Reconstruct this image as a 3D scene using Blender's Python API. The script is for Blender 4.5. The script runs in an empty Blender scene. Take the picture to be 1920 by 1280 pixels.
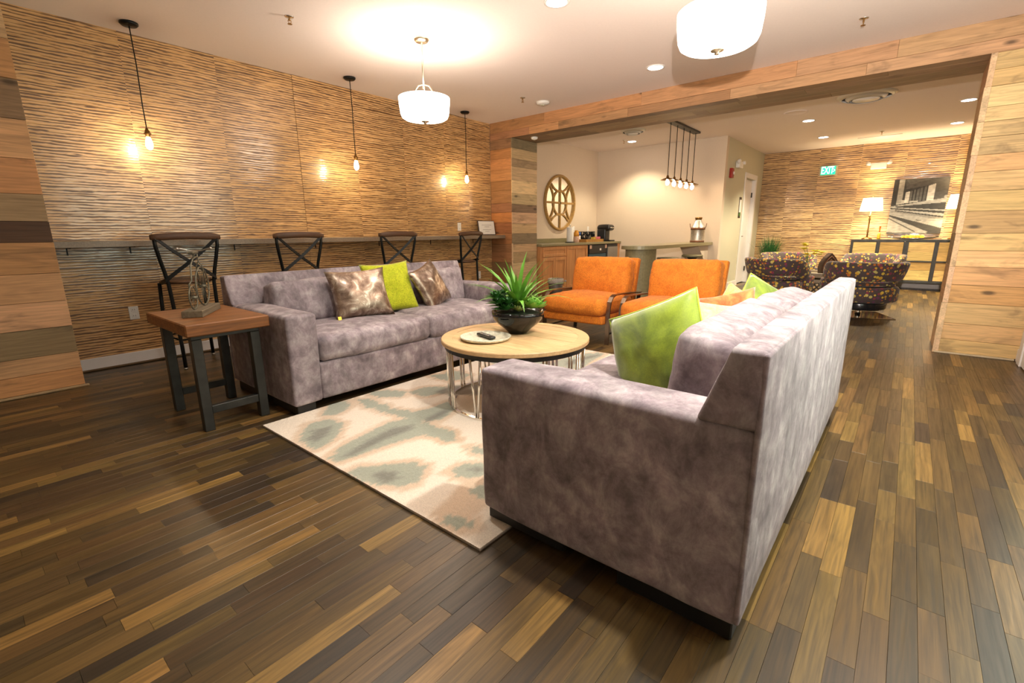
import bpy, bmesh, math, random
from mathutils import Vector, Matrix, noise
random.seed(7)
PI = math.pi
sc = bpy.context.scene
COL = sc.collection

# ------------------------------------------------------------------ camera, world, lights, exposure
F_PX = 878.09
cam_d = bpy.data.cameras.new('camera'); cam_o = bpy.data.objects.new('camera', cam_d); COL.objects.link(cam_o)
cam_d.sensor_width = 36.0; cam_d.lens = F_PX / 1920 * 36.0; cam_d.clip_start = 0.05
CAM_Z = 1.11
def cam_axes(yaw, pitch, roll):
    f = Vector((math.cos(yaw)*math.cos(pitch), math.sin(yaw)*math.cos(pitch), math.sin(pitch)))
    r = Vector((math.sin(yaw), -math.cos(yaw), 0)); u = r.cross(f)
    c, s = math.cos(roll), math.sin(roll)
    return c*r + s*u, -s*r + c*u, f
CR, CU, CF = cam_axes(math.radians(39.819), math.radians(-13.0469), math.radians(-0.5296))
m = Matrix((( CR.x, CU.x, -CF.x, 0), (CR.y, CU.y, -CF.y, 0), (CR.z, CU.z, -CF.z, CAM_Z), (0, 0, 0, 1)))
cam_o.matrix_world = m
sc.camera = cam_o
def project(p):
    d = Vector(p) - Vector((0, 0, CAM_Z)); w = d.dot(CF)
    if w < 0.05: return None
    return 960 + F_PX*d.dot(CR)/w, 640 - F_PX*d.dot(CU)/w, w

wd = bpy.data.worlds.new('world'); sc.world = wd; wd.use_nodes = True
wd.node_tree.nodes['Background'].inputs[0].default_value = (0.75, 0.8, 0.9, 1)
wd.node_tree.nodes['Background'].inputs[1].default_value = 0.15
sc.view_settings.view_transform = 'Standard'; sc.view_settings.look = 'None'
sc.view_settings.gamma = 1.0; sc.view_settings.use_curve_mapping = False
sc.view_settings.exposure = 1.0
sc.cycles.use_denoising = True
sc.cycles.sample_clamp_indirect = 4.0
sc.cycles.max_bounces = 8; sc.cycles.diffuse_bounces = 4; sc.cycles.glossy_bounces = 4

WARM = (1.0, 0.72, 0.45); WARMW = (1.0, 0.86, 0.61); COOL = (0.86, 1.0, 0.84)
P_DAY, P_FLASH, P_DOWN, P_KDOWN, P_DRUM = 24.0, 480.0, 44.0, 230.0, 12.0
E_SHADE, E_BULB, E_DISC, E_LSHADE = 5.0, 110.0, 14.0, 3.0
def lamp(name, kind, loc, power, color, aim=None, **kw):
    d = bpy.data.lights.new(name, kind); d.energy = power; d.color = color
    for k, v in kw.items(): setattr(d, k, v)
    o = bpy.data.objects.new(name, d); COL.objects.link(o); o.location = loc
    if aim is not None: o.rotation_euler = (Vector(aim) - Vector(loc)).to_track_quat('-Z', 'Y').to_euler()
    return o
# daylight through the window in the right wall, beside the camera
lamp('window_daylight', 'AREA', (2.75, -0.80, 1.35), P_DAY, COOL, aim=(2.75, 3.0, 1.0), shape='RECTANGLE', size=2.5, size_y=1.7)
# the photographer's flash head, tilted up to bounce off the ceiling (its shade shadow is in the photograph)
lamp('flash_head', 'SPOT', (0.03, -0.04, 1.44), P_FLASH, (1.0, 0.88, 0.80), aim=(5.0, 0.7, 2.9), spot_size=math.radians(84), spot_blend=0.9, shadow_soft_size=0.02)

# ------------------------------------------------------------------ helpers: materials
def new_mat(name):
    mt = bpy.data.materials.new(name); mt.use_nodes = True
    nt = mt.node_tree; return mt, nt, nt.nodes['Principled BSDF']
def N(nt, t, **kw):
    n = nt.nodes.new(t)
    for k, v in kw.items(): setattr(n, k, v)
    return n
def setin(n, **kw):
    for k, v in kw.items(): n.inputs[k.replace('_', ' ')].default_value = v
def c4(c): return (c[0], c[1], c[2], 1)
def ramp(nt, fac, stops, interp='LINEAR'):
    r = N(nt, 'ShaderNodeValToRGB'); r.color_ramp.interpolation = interp
    e = r.color_ramp.elements
    while len(e) < len(stops): e.new(0.5)
    for el, (p, c) in zip(e, stops):
        el.position = p; el.color = c4(c) if not isinstance(c, (int, float)) else (c, c, c, 1)
    nt.links.new(fac, r.inputs[0]); return r.outputs[0]
def coords(nt, scale=(1, 1, 1), which='Object', rot=(0, 0, 0)):
    tc = N(nt, 'ShaderNodeTexCoord'); mp = N(nt, 'ShaderNodeMapping')
    mp.inputs['Scale'].default_value = scale; mp.inputs['Rotation'].default_value = rot
    nt.links.new(tc.outputs[which], mp.inputs[0]); return mp.outputs[0]
def noisetex(nt, vec, scale, detail=4, rough=0.55, dist=0.0):
    n = N(nt, 'ShaderNodeTexNoise'); setin(n, Scale=scale, Detail=detail, Roughness=rough, Distortion=dist)
    nt.links.new(vec, n.inputs['Vector']); return n.outputs[0]
def mixc(nt, fac, a, b, mode='MIX'):
    mx = N(nt, 'ShaderNodeMix', data_type='RGBA', blend_type=mode)
    for s, v in ((0, fac), (6, a), (7, b)):
        if isinstance(v, (int, float)): mx.inputs[s].default_value = v
        elif isinstance(v, tuple): mx.inputs[s].default_value = c4(v)
        else: nt.links.new(v, mx.inputs[s])
    return mx.outputs[2]
def bump(nt, bsdf, height, strength=0.2, dist=0.01):
    b = N(nt, 'ShaderNodeBump'); setin(b, Strength=strength, Distance=dist)
    nt.links.new(height, b.inputs['Height']); nt.links.new(b.outputs[0], bsdf.inputs['Normal'])
def mat(name, col, rough=0.5, metal=0.0, var=0.12, scale=12, bmp=0.0, emit=None, estr=0.0, **kw):
    mt, nt, b = new_mat(name)
    v = noisetex(nt, coords(nt), scale, 3)
    lo = tuple(c*(1-var) for c in col); hi = tuple(min(1, c*(1+var)) for c in col)
    nt.links.new(ramp(nt, v, [(0.3, lo), (0.7, hi)]), b.inputs['Base Color'])
    setin(b, Roughness=rough, Metallic=metal)
    if bmp: bump(nt, b, noisetex(nt, coords(nt), scale*6, 4), bmp, 0.004)
    if emit is not None:
        b.inputs['Emission Color'].default_value = c4(emit); b.inputs['Emission Strength'].default_value = estr
    for k, val in kw.items(): b.inputs[k.replace('_', ' ')].default_value = val
    return mt
def wood(name, axis, col=None, rough=0.5, grain=1.0, stain=0.0, stain_col=(0.05, 0.03, 0.015), scale=1.0, coat=0.0, bmp=0.15, spec=0.5):
    """plank wood; the colour of each plank comes from its own 'col' attribute (alpha shifts the grain)"""
    mt, nt, b = new_mat(name)
    tc = N(nt, 'ShaderNodeTexCoord'); vec = tc.outputs['Object']
    at = N(nt, 'ShaderNodeAttribute', attribute_name='col')
    vm = N(nt, 'ShaderNodeVectorMath', operation='SCALE'); vm.inputs[0].default_value = (37, 53, 71)
    nt.links.new(at.outputs['Alpha'], vm.inputs['Scale'])
    va = N(nt, 'ShaderNodeVectorMath', operation='ADD'); nt.links.new(vec, va.inputs[0]); nt.links.new(vm.outputs[0], va.inputs[1])
    def mapped(al, ac):
        mp = N(nt, 'ShaderNodeMapping'); s = [ac*scale]*3; s['xyz'.index(axis)] = al*scale
        mp.inputs['Scale'].default_value = s; nt.links.new(va.outputs[0], mp.inputs[0]); return mp.outputs[0]
    fine = noisetex(nt, mapped(3.0, 90.0), 1.0, 5, 0.6)
    cath = noisetex(nt, mapped(1.4, 14.0), 1.0, 3, 0.5, 1.2)
    base = at.outputs['Color'] if col is None else col
    f = ramp(nt, fine, [(0.28, 1 - 0.42*grain), (0.5, 1.0), (0.75, 1 + 0.25*grain)])
    c = ramp(nt, cath, [(0.3, 1 - 0.35*grain), (0.45, 1.0), (0.52, 1 - 0.22*grain), (0.62, 1.05), (0.75, 1 + 0.2*grain)])
    out = mixc(nt, 1.0, base, f, 'MULTIPLY'); out = mixc(nt, 1.0, out, c, 'MULTIPLY')
    if stain:
        st = noisetex(nt, mapped(2.2, 7.0), 1.0, 4, 0.6, 0.6)
        out = mixc(nt, ramp(nt, st, [(0.60 - 0.06*stain, 0.0), (0.74, 0.85*min(1, stain))]), out, stain_col)
        kn = N(nt, 'ShaderNodeTexVoronoi', feature='F1'); setin(kn, Scale=1.0); nt.links.new(mapped(2.0, 5.0), kn.inputs['Vector'])
        out = mixc(nt, ramp(nt, kn.outputs['Distance'], [(0.05, 0.8), (0.12, 0.0)]), out, stain_col)
    nt.links.new(out, b.inputs['Base Color'])
    rr = ramp(nt, fine, [(0.3, min(1, rough+0.12)), (0.7, rough)])
    nt.links.new(rr, b.inputs['Roughness'])
    if coat: setin(b, Coat_Weight=coat, Coat_Roughness=0.2)
    b.inputs['Specular IOR Level'].default_value = spec
    if bmp: bump(nt, b, fine, bmp, 0.002)
    return mt

M = {}
M['ceiling'] = mat('ceiling_paint', (0.84, 0.74, 0.69), 0.9, var=0.015, scale=60, bmp=0.03)
M['paint'] = mat('wall_paint_beige', (0.66, 0.545, 0.42), 0.75, var=0.02, scale=50, bmp=0.03)
M['paint_green'] = mat('wall_paint_sage', (0.56, 0.53, 0.39), 0.75, var=0.02, scale=50, bmp=0.03)
M['paint_rear'] = mat('wall_paint_rear', (0.72, 0.68, 0.62), 0.8, var=0.02, scale=50)
M['white'] = mat('white_trim_paint', (0.80, 0.77, 0.74), 0.4, var=0.02)
M['whitep'] = mat('white_plastic', (0.82, 0.8, 0.76), 0.35, var=0.02)
M['floor_wood'] = wood('walnut_floor', 'x', rough=0.30, grain=1.25, bmp=0.06, spec=0.55)
M['plank_y'] = wood('reclaimed_oak_across', 'y', rough=0.6, grain=0.6, stain=0.65, bmp=0.25)
M['plank_x'] = wood('reclaimed_oak_along', 'x', rough=0.6, grain=0.6, stain=0.65, bmp=0.25)
M['cab_wood'] = wood('cherry_cabinet', 'z', col=(0.60, 0.28, 0.105), rough=0.4, grain=0.45, bmp=0.05)
M['console_wood'] = wood('rustic_pine', 'y', rough=0.55, grain=0.9, stain=0.3, bmp=0.2)
M['table_oak'] = wood('pale_oak_top', 'y', rough=0.45, grain=0.45, bmp=0.08)
M['chunk_wood'] = wood('chunky_acacia_top', 'x', col=(0.24, 0.085, 0.018), rough=0.5, grain=0.9, stain=0.5, bmp=0.15)
M['rail_wood'] = wood('dark_elm', 'x', col=(0.11, 0.05, 0.022), rough=0.45, grain=0.8, bmp=0.1)
M['grey_wood'] = wood('weathered_base', 'x', col=(0.17, 0.13, 0.08), rough=0.7, grain=0.9, bmp=0.2)
M['gold_wood'] = wood('gilded_mirror_wood', 'x', col=(0.42, 0.24, 0.065), rough=0.45, grain=0.7, bmp=0.1)
M['black_metal'] = mat('black_iron', (0.012, 0.013, 0.013), 0.42, 0.6, var=0.2)
M['gun_metal'] = mat('gunmetal_steel', (0.055, 0.055, 0.05), 0.45, 0.7, var=0.2)
M['strap_metal'] = mat('brushed_bronze_strap', (0.28, 0.22, 0.17), 0.28, 1.0, var=0.1)
M['chrome'] = mat('polished_chrome', (0.78, 0.75, 0.70), 0.10, 1.0, var=0.03)
M['nickel'] = mat('brushed_nickel', (0.7, 0.6, 0.45), 0.3, 1.0, var=0.05)
M['brass'] = mat('aged_brass', (0.35, 0.2, 0.07), 0.35, 1.0, var=0.2)
M['steel'] = mat('stainless_front', (0.30, 0.275, 0.24), 0.4, 0.35, var=0.05)
M['galv'] = mat('galvanised_steel', (0.5, 0.47, 0.42), 0.4, 0.9, var=0.2, scale=40)
M['rust'] = mat('rusty_band', (0.17, 0.075, 0.035), 0.6, 0.4, var=0.3, scale=40)
M['verdigris'] = mat('verdigris_wire', (0.17, 0.155, 0.11), 0.55, 0.6, var=0.3, scale=60)
M['foot'] = mat('black_sofa_foot', (0.008, 0.008, 0.008), 0.4, var=0.1)
M['counter'] = mat('olive_stone', (0.245, 0.215, 0.115), 0.3, var=0.25, scale=160)
M['shelf_top'] = mat('grey_brown_bar_top', (0.26, 0.2, 0.14), 0.35, var=0.15, scale=90)
M['concrete'] = mat('olive_concrete', (0.215, 0.18, 0.09), 0.6, var=0.15, scale=30)
M['black_gloss'] = mat('black_ceramic', (0.006, 0.006, 0.006), 0.06, var=0.1)
M['black_plastic'] = mat('black_plastic', (0.012, 0.012, 0.013), 0.3, var=0.1)
M['dark_glass'] = mat('blue_black_panel', (0.035, 0.085, 0.115), 0.45, var=0.1)
M['ceramic'] = mat('speckled_ceramic', (0.62, 0.58, 0.44), 0.35, var=0.28, scale=55)
M['paper'] = mat('white_paper', (0.85, 0.83, 0.78), 0.8, var=0.02)
M['ink'] = mat('grey_print', (0.3, 0.28, 0.27), 0.8, var=0.05)
M['frame_dark'] = mat('dark_frame', (0.035, 0.018, 0.012), 0.35, var=0.15)
M['mirror'] = mat('mirror_glass', (0.9, 0.88, 0.84), 0.02, 1.0, var=0.0)
M['leaf_a'] = mat('bright_leaf', (0.13, 0.33, 0.035), 0.4, var=0.45, scale=9)
M['leaf_b'] = mat('deep_leaf', (0.035, 0.14, 0.025), 0.45, var=0.4, scale=14)
M['leaf_c'] = mat('lime_rosette', (0.20, 0.44, 0.06), 0.45, var=0.3, scale=14)
M['leaf_red'] = mat('maroon_leaf', (0.12, 0.04, 0.025), 0.5, var=0.4, scale=14)
M['leaf_pale'] = mat('pale_rosette', (0.30, 0.36, 0.10), 0.45, var=0.35, scale=14)
M['grass'] = mat('grass_green', (0.03, 0.14, 0.03), 0.5, var=0.5, scale=10)
M['soil'] = mat('dark_moss', (0.02, 0.03, 0.012), 0.9, var=0.4, scale=40)
M['petal'] = mat('yellow_petal', (0.85, 0.70, 0.04), 0.5, var=0.2)
M['bin_mesh'] = mat('grey_bin', (0.10, 0.085, 0.07), 0.5, var=0.2)
M['liner'] = mat('clear_bin_liner', (0.4, 0.36, 0.32), 0.3, var=0.15, scale=40)
M['red_plastic'] = mat('red_alarm', (0.35, 0.02, 0.012), 0.35, var=0.1)
M['amber'] = mat('amber_cap', (0.62, 0.28, 0.03), 0.4, var=0.15)
M['blue'] = mat('blue_cap', (0.02, 0.12, 0.5), 0.35, var=0.1)
M['pinkp'] = mat('pink_packets', (0.75, 0.22, 0.25), 0.5, var=0.2, scale=60)
M['yellowp'] = mat('yellow_packets', (0.75, 0.55, 0.08), 0.5, var=0.2, scale=60)
M['label'] = mat('pale_label', (0.6, 0.38, 0.28), 0.5, var=0.25, scale=60)
M['tray_wood'] = mat('caramel_tray', (0.35, 0.17, 0.035), 0.45, var=0.2)
M['gold'] = mat('gold_ball', (0.75, 0.5, 0.06), 0.35, 0.6, var=0.2, scale=40)
M['orange_glass'] = mat('orange_neck', (0.5, 0.13, 0.03), 0.2, var=0.2)
M['lattice'] = mat('dark_lattice', (0.09, 0.075, 0.05), 0.4, 0.4, var=0.3, scale=60)
M['table_tray'] = mat('grey_tray_table', (0.26, 0.21, 0.14), 0.4, var=0.15)
M['carved'] = mat('carved_dark_wood', (0.045, 0.02, 0.012), 0.5, var=0.4, scale=40)
M['seat_strip'] = mat('tan_seat_liner', (0.40, 0.28, 0.15), 0.4, var=0.15)
M['vinyl'] = mat('black_vinyl', (0.014, 0.015, 0.017), 0.18, var=0.1)
M['bulb'] = mat('glowing_bulb', (1, 0.9, 0.7), 0.3, var=0, emit=(1.0, 0.78, 0.48), estr=E_BULB)
M['bulb_k'] = mat('glowing_bulb_soft', (1, 0.9, 0.7), 0.3, var=0, emit=(1.0, 0.72, 0.45), estr=E_BULB*0.8)
M['shade'] = mat('lit_white_shade', (0.9, 0.87, 0.82), 0.6, var=0, emit=(1.0, 0.91, 0.8), estr=E_SHADE)
M['disc'] = mat('lit_downlight', (1, 1, 1), 0.5, var=0, emit=(1.0, 0.92, 0.88), estr=E_DISC)
M['lshade'] = mat('lit_lamp_shade', (0.9, 0.8, 0.6), 0.7, var=0, emit=(1.0, 0.77, 0.45), estr=E_LSHADE)
M['exit_g'] = mat('exit_green', (0.0, 0.35, 0.12), 0.4, var=0, emit=(0.0, 0.75, 0.3), estr=0.9)
M['exit_w'] = mat('exit_letters', (0.5, 1, 0.8), 0.4, var=0, emit=(0.5, 1.0, 0.85), estr=1.2)
M['exit_f'] = mat('exit_frame', (0.45, 0.4, 0.28), 0.4, var=0.05)

def fabric(name, c1, c2, scale, rough=0.85, sheen=0.4, weave=0.0, dist=1.2, metal=0.0, c3=None):
    mt, nt, b = new_mat(name)
    v = noisetex(nt, coords(nt), scale, 5, 0.6, dist)
    st = [(0.33, c1), (0.66, c2)] if c3 is None else [(0.3, c1), (0.5, c2), (0.68, c3)]
    col = ramp(nt, v, st)
    fz = noisetex(nt, coords(nt), 220, 2, 0.6)
    col = mixc(nt, 1.0, col, ramp(nt, fz, [(0.3, 0.86), (0.7, 1.12)]), 'MULTIPLY')
    if weave:
        wv = noisetex(nt, coords(nt, (60, 60, 420)), 1.0, 2); wh = noisetex(nt, coords(nt, (420, 420, 50)), 1.0, 2)
        mxx = mixc(nt, 0.5, wv, wh)
        col = mixc(nt, weave, col, ramp(nt, mxx, [(0.38, 0.45), (0.5, 1.0), (0.62, 1.45)]), 'MULTIPLY')
        bump(nt, b, mxx, 0.3, 0.003)
    else:
        bump(nt, b, v, 0.12, 0.01)
    nt.links.new(col, b.inputs['Base Color'])
    setin(b, Roughness=rough, Sheen_Weight=sheen, Sheen_Roughness=0.4, Metallic=metal)
    return mt
def suede():
    mt, nt, b = new_mat('grey_lilac_suede')
    a = noisetex(nt, coords(nt), 12.0, 6, 0.7, 0.35)
    st = noisetex(nt, coords(nt, (10, 10, 5.5)), 1.0, 5, 0.7, 0.5)
    big = noisetex(nt, coords(nt), 3.0, 2)
    col = ramp(nt, a, [(0.32, (0.182, 0.142, 0.162)), (0.48, (0.268, 0.218, 0.238)), (0.66, (0.39, 0.34, 0.35))])
    col = mixc(nt, 1.0, col, ramp(nt, st, [(0.34, 0.70), (0.5, 1.0), (0.65, 1.34)]), 'MULTIPLY')
    col = mixc(nt, 1.0, col, ramp(nt, big, [(0.35, 0.85), (0.65, 1.12)]), 'MULTIPLY')
    nt.links.new(col, b.inputs['Base Color']); bump(nt, b, a, 0.15, 0.008)
    setin(b, Roughness=0.85, Sheen_Weight=0.10, Sheen_Roughness=0.4); b.inputs['Sheen Tint'].default_value = (0.95, 0.95, 0.92, 1)
    return mt
M['suede'] = suede()
M['orange'] = fabric('orange_tweed', (0.52, 0.135, 0.006), (0.65, 0.20, 0.012), 9, 0.85, 0.05, weave=0.75)
M['lime'] = fabric('lime_chenille', (0.36, 0.42, 0.006), (0.50, 0.52, 0.015), 30, 0.9, 0.2, weave=0.7)
M['velvet'] = fabric('green_velvet', (0.085, 0.135, 0.004), (0.27, 0.36, 0.012), 5, 0.55, 0.8, dist=0.7)
M['velvet_pipe'] = fabric('light_green_piping', (0.30, 0.42, 0.015), (0.40, 0.52, 0.03), 20, 0.7, 0.5)
M['silver'] = fabric('silver_foil_fabric', (0.13, 0.08, 0.06), (0.34, 0.25, 0.19), 9, 0.36, 0.0, dist=1.5, metal=0.85, c3=(0.80, 0.74, 0.62))
M['yellowf'] = fabric('butter_yellow_fabric', (0.60, 0.34, 0.07), (0.70, 0.50, 0.16), 25, 0.9, 0.2, weave=0.6)
M['coral'] = fabric('coral_fabric', (0.70, 0.07, 0.012), (0.75, 0.22, 0.06), 8, 0.8, 0.3, dist=2)
M['cream'] = fabric('cream_fabric', (0.60, 0.38, 0.15), (0.70, 0.54, 0.29), 16, 0.9, 0.2, weave=0.4)

def dots_mat():
    mt, nt, b = new_mat('multicolour_dot_fabric')
    v = N(nt, 'ShaderNodeTexVoronoi', feature='F1'); setin(v, Scale=25.0, Randomness=0.9)
    nt.links.new(coords(nt), v.inputs['Vector'])
    sep = N(nt, 'ShaderNodeSeparateColor'); nt.links.new(v.outputs['Color'], sep.inputs[0])
    pal = ramp(nt, sep.outputs[0], [(0.0, (0.55, 0.32, 0.03)), (0.22, (0.45, 0.14, 0.02)), (0.4, (0.22, 0.03, 0.06)), (0.55, (0.5, 0.42, 0.12)), (0.7, (0.12, 0.03, 0.09)), (0.85, (0.60, 0.42, 0.05))], 'CONSTANT')
    rad = N(nt, 'ShaderNodeMath', operation='MULTIPLY_ADD'); rad.inputs[1].default_value = 0.34; rad.inputs[2].default_value = 0.24
    nt.links.new(sep.outputs[1], rad.inputs[0])
    lt = N(nt, 'ShaderNodeMath', operation='LESS_THAN'); nt.links.new(v.outputs['Distance'], lt.inputs[0]); nt.links.new(rad.outputs[0], lt.inputs[1])
    nt.links.new(mixc(nt, lt.outputs[0], (0.065, 0.045, 0.042), pal), b.inputs['Base Color'])
    setin(b, Roughness=0.8, Sheen_Weight=0.15); return mt
M['dots'] = dots_mat()

def wallpaper(name, fq, ca, cb):
    mt, nt, b = new_mat(name)
    tc = N(nt, 'ShaderNodeTexCoord'); oi = N(nt, 'ShaderNodeObjectInfo')
    sh = N(nt, 'ShaderNodeVectorMath', operation='SCALE'); sh.inputs[0].default_value = (91, 17, 43); nt.links.new(oi.outputs['Random'], sh.inputs['Scale'])
    ad = N(nt, 'ShaderNodeVectorMath', operation='ADD'); nt.links.new(tc.outputs['Object'], ad.inputs[0]); nt.links.new(sh.outputs[0], ad.inputs[1])
    def mp(s):
        q = N(nt, 'ShaderNodeMapping'); q.inputs['Scale'].default_value = s; nt.links.new(ad.outputs[0], q.inputs[0]); return q.outputs[0]
    w = N(nt, 'ShaderNodeTexWave', wave_type='BANDS', bands_direction='Z', wave_profile='SIN')
    setin(w, Scale=14.0*fq, Distortion=5.5, Detail=3.0, Detail_Scale=1.6, Detail_Roughness=0.65)
    nt.links.new(mp((0.16, 0.16, 1.0)), w.inputs['Vector'])
    pn = noisetex(nt, mp((3.2*fq, 3.2*fq, 50*fq)), 1.0, 4, 0.6)
    mul = N(nt, 'ShaderNodeMath', operation='MULTIPLY_ADD'); mul.inputs[1].default_value = 0.36; nt.links.new(w.outputs['Fac'], mul.inputs[0]); nt.links.new(pn, mul.inputs[2])
    a = mul.outputs[0]
    d = noisetex(nt, mp((9, 9, 120)), 1.0, 2, 0.5)
    big = noisetex(nt, mp((1.2, 1.2, 2.0)), 1.0, 2)
    base = ramp(nt, d, [(0.3, ca), (0.7, cb)])
    st = ramp(nt, a, [(0.675, 0.0), (0.80, 0.92)])
    col = mixc(nt, st, base, (0.12, 0.05, 0.013))
    col = mixc(nt, 1.0, col, ramp(nt, big, [(0.3, 0.85), (0.7, 1.12)]), 'MULTIPLY')
    nt.links.new(col, b.inputs['Base Color'])
    nt.links.new(ramp(nt, a, [(0.65, 0.08), (0.8, 0.35)]), b.inputs['Roughness'])
    b.inputs['Specular IOR Level'].default_value = 0.8
    bump(nt, b, a, 0.4, 0.003)
    return mt
M['wallpaper'] = wallpaper('lacquered_grasscloth', 1.0, (0.58, 0.335, 0.14), (0.77, 0.49, 0.23))
M['wallpaper_far'] = wallpaper('lacquered_grasscloth_far', 0.6, (0.58, 0.37, 0.17), (0.78, 0.54, 0.28))
def attr_mat(name, rough, sheen=0.0, fuzz=True):
    mt, nt, b = new_mat(name)
    at = N(nt, 'ShaderNodeAttribute', attribute_name='col')
    f = noisetex(nt, coords(nt), 260, 3)
    nt.links.new(mixc(nt, 1.0, at.outputs['Color'], ramp(nt, f, [(0.3, 0.82 if fuzz else 0.97), (0.7, 1.15 if fuzz else 1.03)]), 'MULTIPLY'), b.inputs['Base Color'])
    setin(b, Roughness=rough, Sheen_Weight=sheen)
    if fuzz: bump(nt, b, f, 0.5, 0.006)
    return mt
M['rug'] = attr_mat('ikat_rug_pile', 0.95, 0.3)
M['print'] = attr_mat('printed_canvas', 0.6, 0.0, False)
def glass_mat():
    mt, nt, b = new_mat('window_glass'); setin(b, Roughness=0.02, Transmission_Weight=1.0); b.inputs['Base Color'].default_value = (0.95, 1, 0.97, 1); return mt
M['glass'] = glass_mat()

# ------------------------------------------------------------------ helpers: geometry
def B(): return bmesh.new()
def quadbox(bm, x0, x1, y0, y1, z0, z1, bev=0.0, mtx=None):
    """box, chamfered by bev"""
    hx, hy, hz = (x1-x0)/2, (y1-y0)/2, (z1-z0)/2
    c = Vector(((x0+x1)/2, (y0+y1)/2, (z0+z1)/2)); bev = min(bev, hx*.9, hy*.9, hz*.9)
    def put(v):
        v = Vector(v) + c
        return bm.verts.new(mtx @ v if mtx else v)
    if bev <= 0:
        vs = [put((sx*hx, sy*hy, sz*hz)) for sz in (-1, 1) for sy in (-1, 1) for sx in (-1, 1)]
        for f in ((0, 2, 3, 1), (4, 5, 7, 6), (0, 1, 5, 4), (2, 6, 7, 3), (0, 4, 6, 2), (1, 3, 7, 5)): bm.faces.new([vs[i] for i in f])
        return
    V = {}
    for sx in (-1, 1):
        for sy in (-1, 1):
            for sz in (-1, 1):
                V[sx, sy, sz, 0] = put((sx*hx, sy*(hy-bev), sz*(hz-bev)))
                V[sx, sy, sz, 1] = put((sx*(hx-bev), sy*hy, sz*(hz-bev)))
                V[sx, sy, sz, 2] = put((sx*(hx-bev), sy*(hy-bev), sz*hz))
    for a in range(3):
        b, d = [i for i in range(3) if i != a]
        for s in (-1, 1):
            def k(sb, sd):
                t = [0, 0, 0]; t[a] = s; t[b] = sb; t[d] = sd; return V[t[0], t[1], t[2], a]
            bm.faces.new([k(-1, -1), k(1, -1), k(1, 1), k(-1, 1)])
        for sb in (-1, 1):
            for sd in (-1, 1):
                def e(sa, ax):
                    t = [0, 0, 0]; t[a] = sa; t[b] = sb; t[d] = sd; return V[t[0], t[1], t[2], ax]
                bm.faces.new([e(-1, b), e(1, b), e(1, d), e(-1, d)])
    for sx in (-1, 1):
        for sy in (-1, 1):
            for sz in (-1, 1): bm.faces.new([V[sx, sy, sz, i] for i in range(3)])
def box(x0, x1, y0, y1, z0, z1, bev=0.0):
    bm = B(); quadbox(bm, x0, x1, y0, y1, z0, z1, bev); return bm
def frame_of(d):
    d = d.normalized(); a = Vector((0, 0, 1)) if abs(d.z) < 0.9 else Vector((1, 0, 0))
    u = d.cross(a).normalized(); return u, d.cross(u).normalized()
def tube(bm, pts, r, seg=8, closed=False, cap=True):
    pts = [Vector(p) for p in pts]; n = len(pts); rs = r if isinstance(r, (list, tuple)) else [r]*n
    rings = []; pu = None
    for i, p in enumerate(pts):
        a = pts[(i-1) % n] if (closed or i > 0) else p; b = pts[(i+1) % n] if (closed or i < n-1) else p
        d = (b - a).normalized()
        if pu is None: u, v = frame_of(d)
        else:
            u = (pu - d*pu.dot(d)).normalized(); v = d.cross(u)
        pu = u
        rings.append([bm.verts.new(p + rs[i]*(math.cos(2*PI*k/seg)*u + math.sin(2*PI*k/seg)*v)) for k in range(seg)])
    for i in range(n if closed else n-1):
        A, C = rings[i], rings[(i+1) % n]
        for k in range(seg): bm.faces.new([A[k], A[(k+1) % seg], C[(k+1) % seg], C[k]])
    if cap and not closed:
        bm.faces.new(rings[0][::-1]); bm.faces.new(rings[-1])
def bar(bm, p, q, w, t, up=(0, 0, 1)):
    """rectangular bar from p to q; w across, t along the up direction"""
    p, q = Vector(p), Vector(q); d = (q-p).normalized(); up = Vector(up)
    s = d.cross(up)
    if s.length < 1e-4: s = d.cross(Vector((1, 0, 0)))
    s.normalize(); u = s.cross(d).normalized()
    vs = [bm.verts.new(e + a*s*w/2 + b*u*t/2) for e in (p, q) for a, b in ((-1, -1), (1, -1), (1, 1), (-1, 1))]
    for f in ((3, 2, 1, 0), (4, 5, 6, 7), (0, 1, 5, 4), (1, 2, 6, 5), (2, 3, 7, 6), (3, 0, 4, 7)): bm.faces.new([vs[i] for i in f])
def strap(bm, pts, w, t, side, closed=False):
    """flat strap along pts; w measured along the fixed side vector"""
    pts = [Vector(p) for p in pts]; side = Vector(side).normalized(); n = len(pts); rings = []
    for i, p in enumerate(pts):
        a = pts[(i-1) % n] if (closed or i > 0) else p; b = pts[(i+1) % n] if (closed or i < n-1) else p
        nn = side.cross((b-a).normalized()).normalized()
        rings.append([bm.verts.new(p + s*side*w/2 + q*nn*t/2) for s, q in ((-1, -1), (1, -1), (1, 1), (-1, 1))])
    for i in range(n if closed else n-1):
        A, C = rings[i], rings[(i+1) % n]
        for k in range(4): bm.faces.new([A[k], A[(k+1) % 4], C[(k+1) % 4], C[k]])
    if not closed: bm.faces.new(rings[0][::-1]); bm.faces.new(rings[-1])
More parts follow.
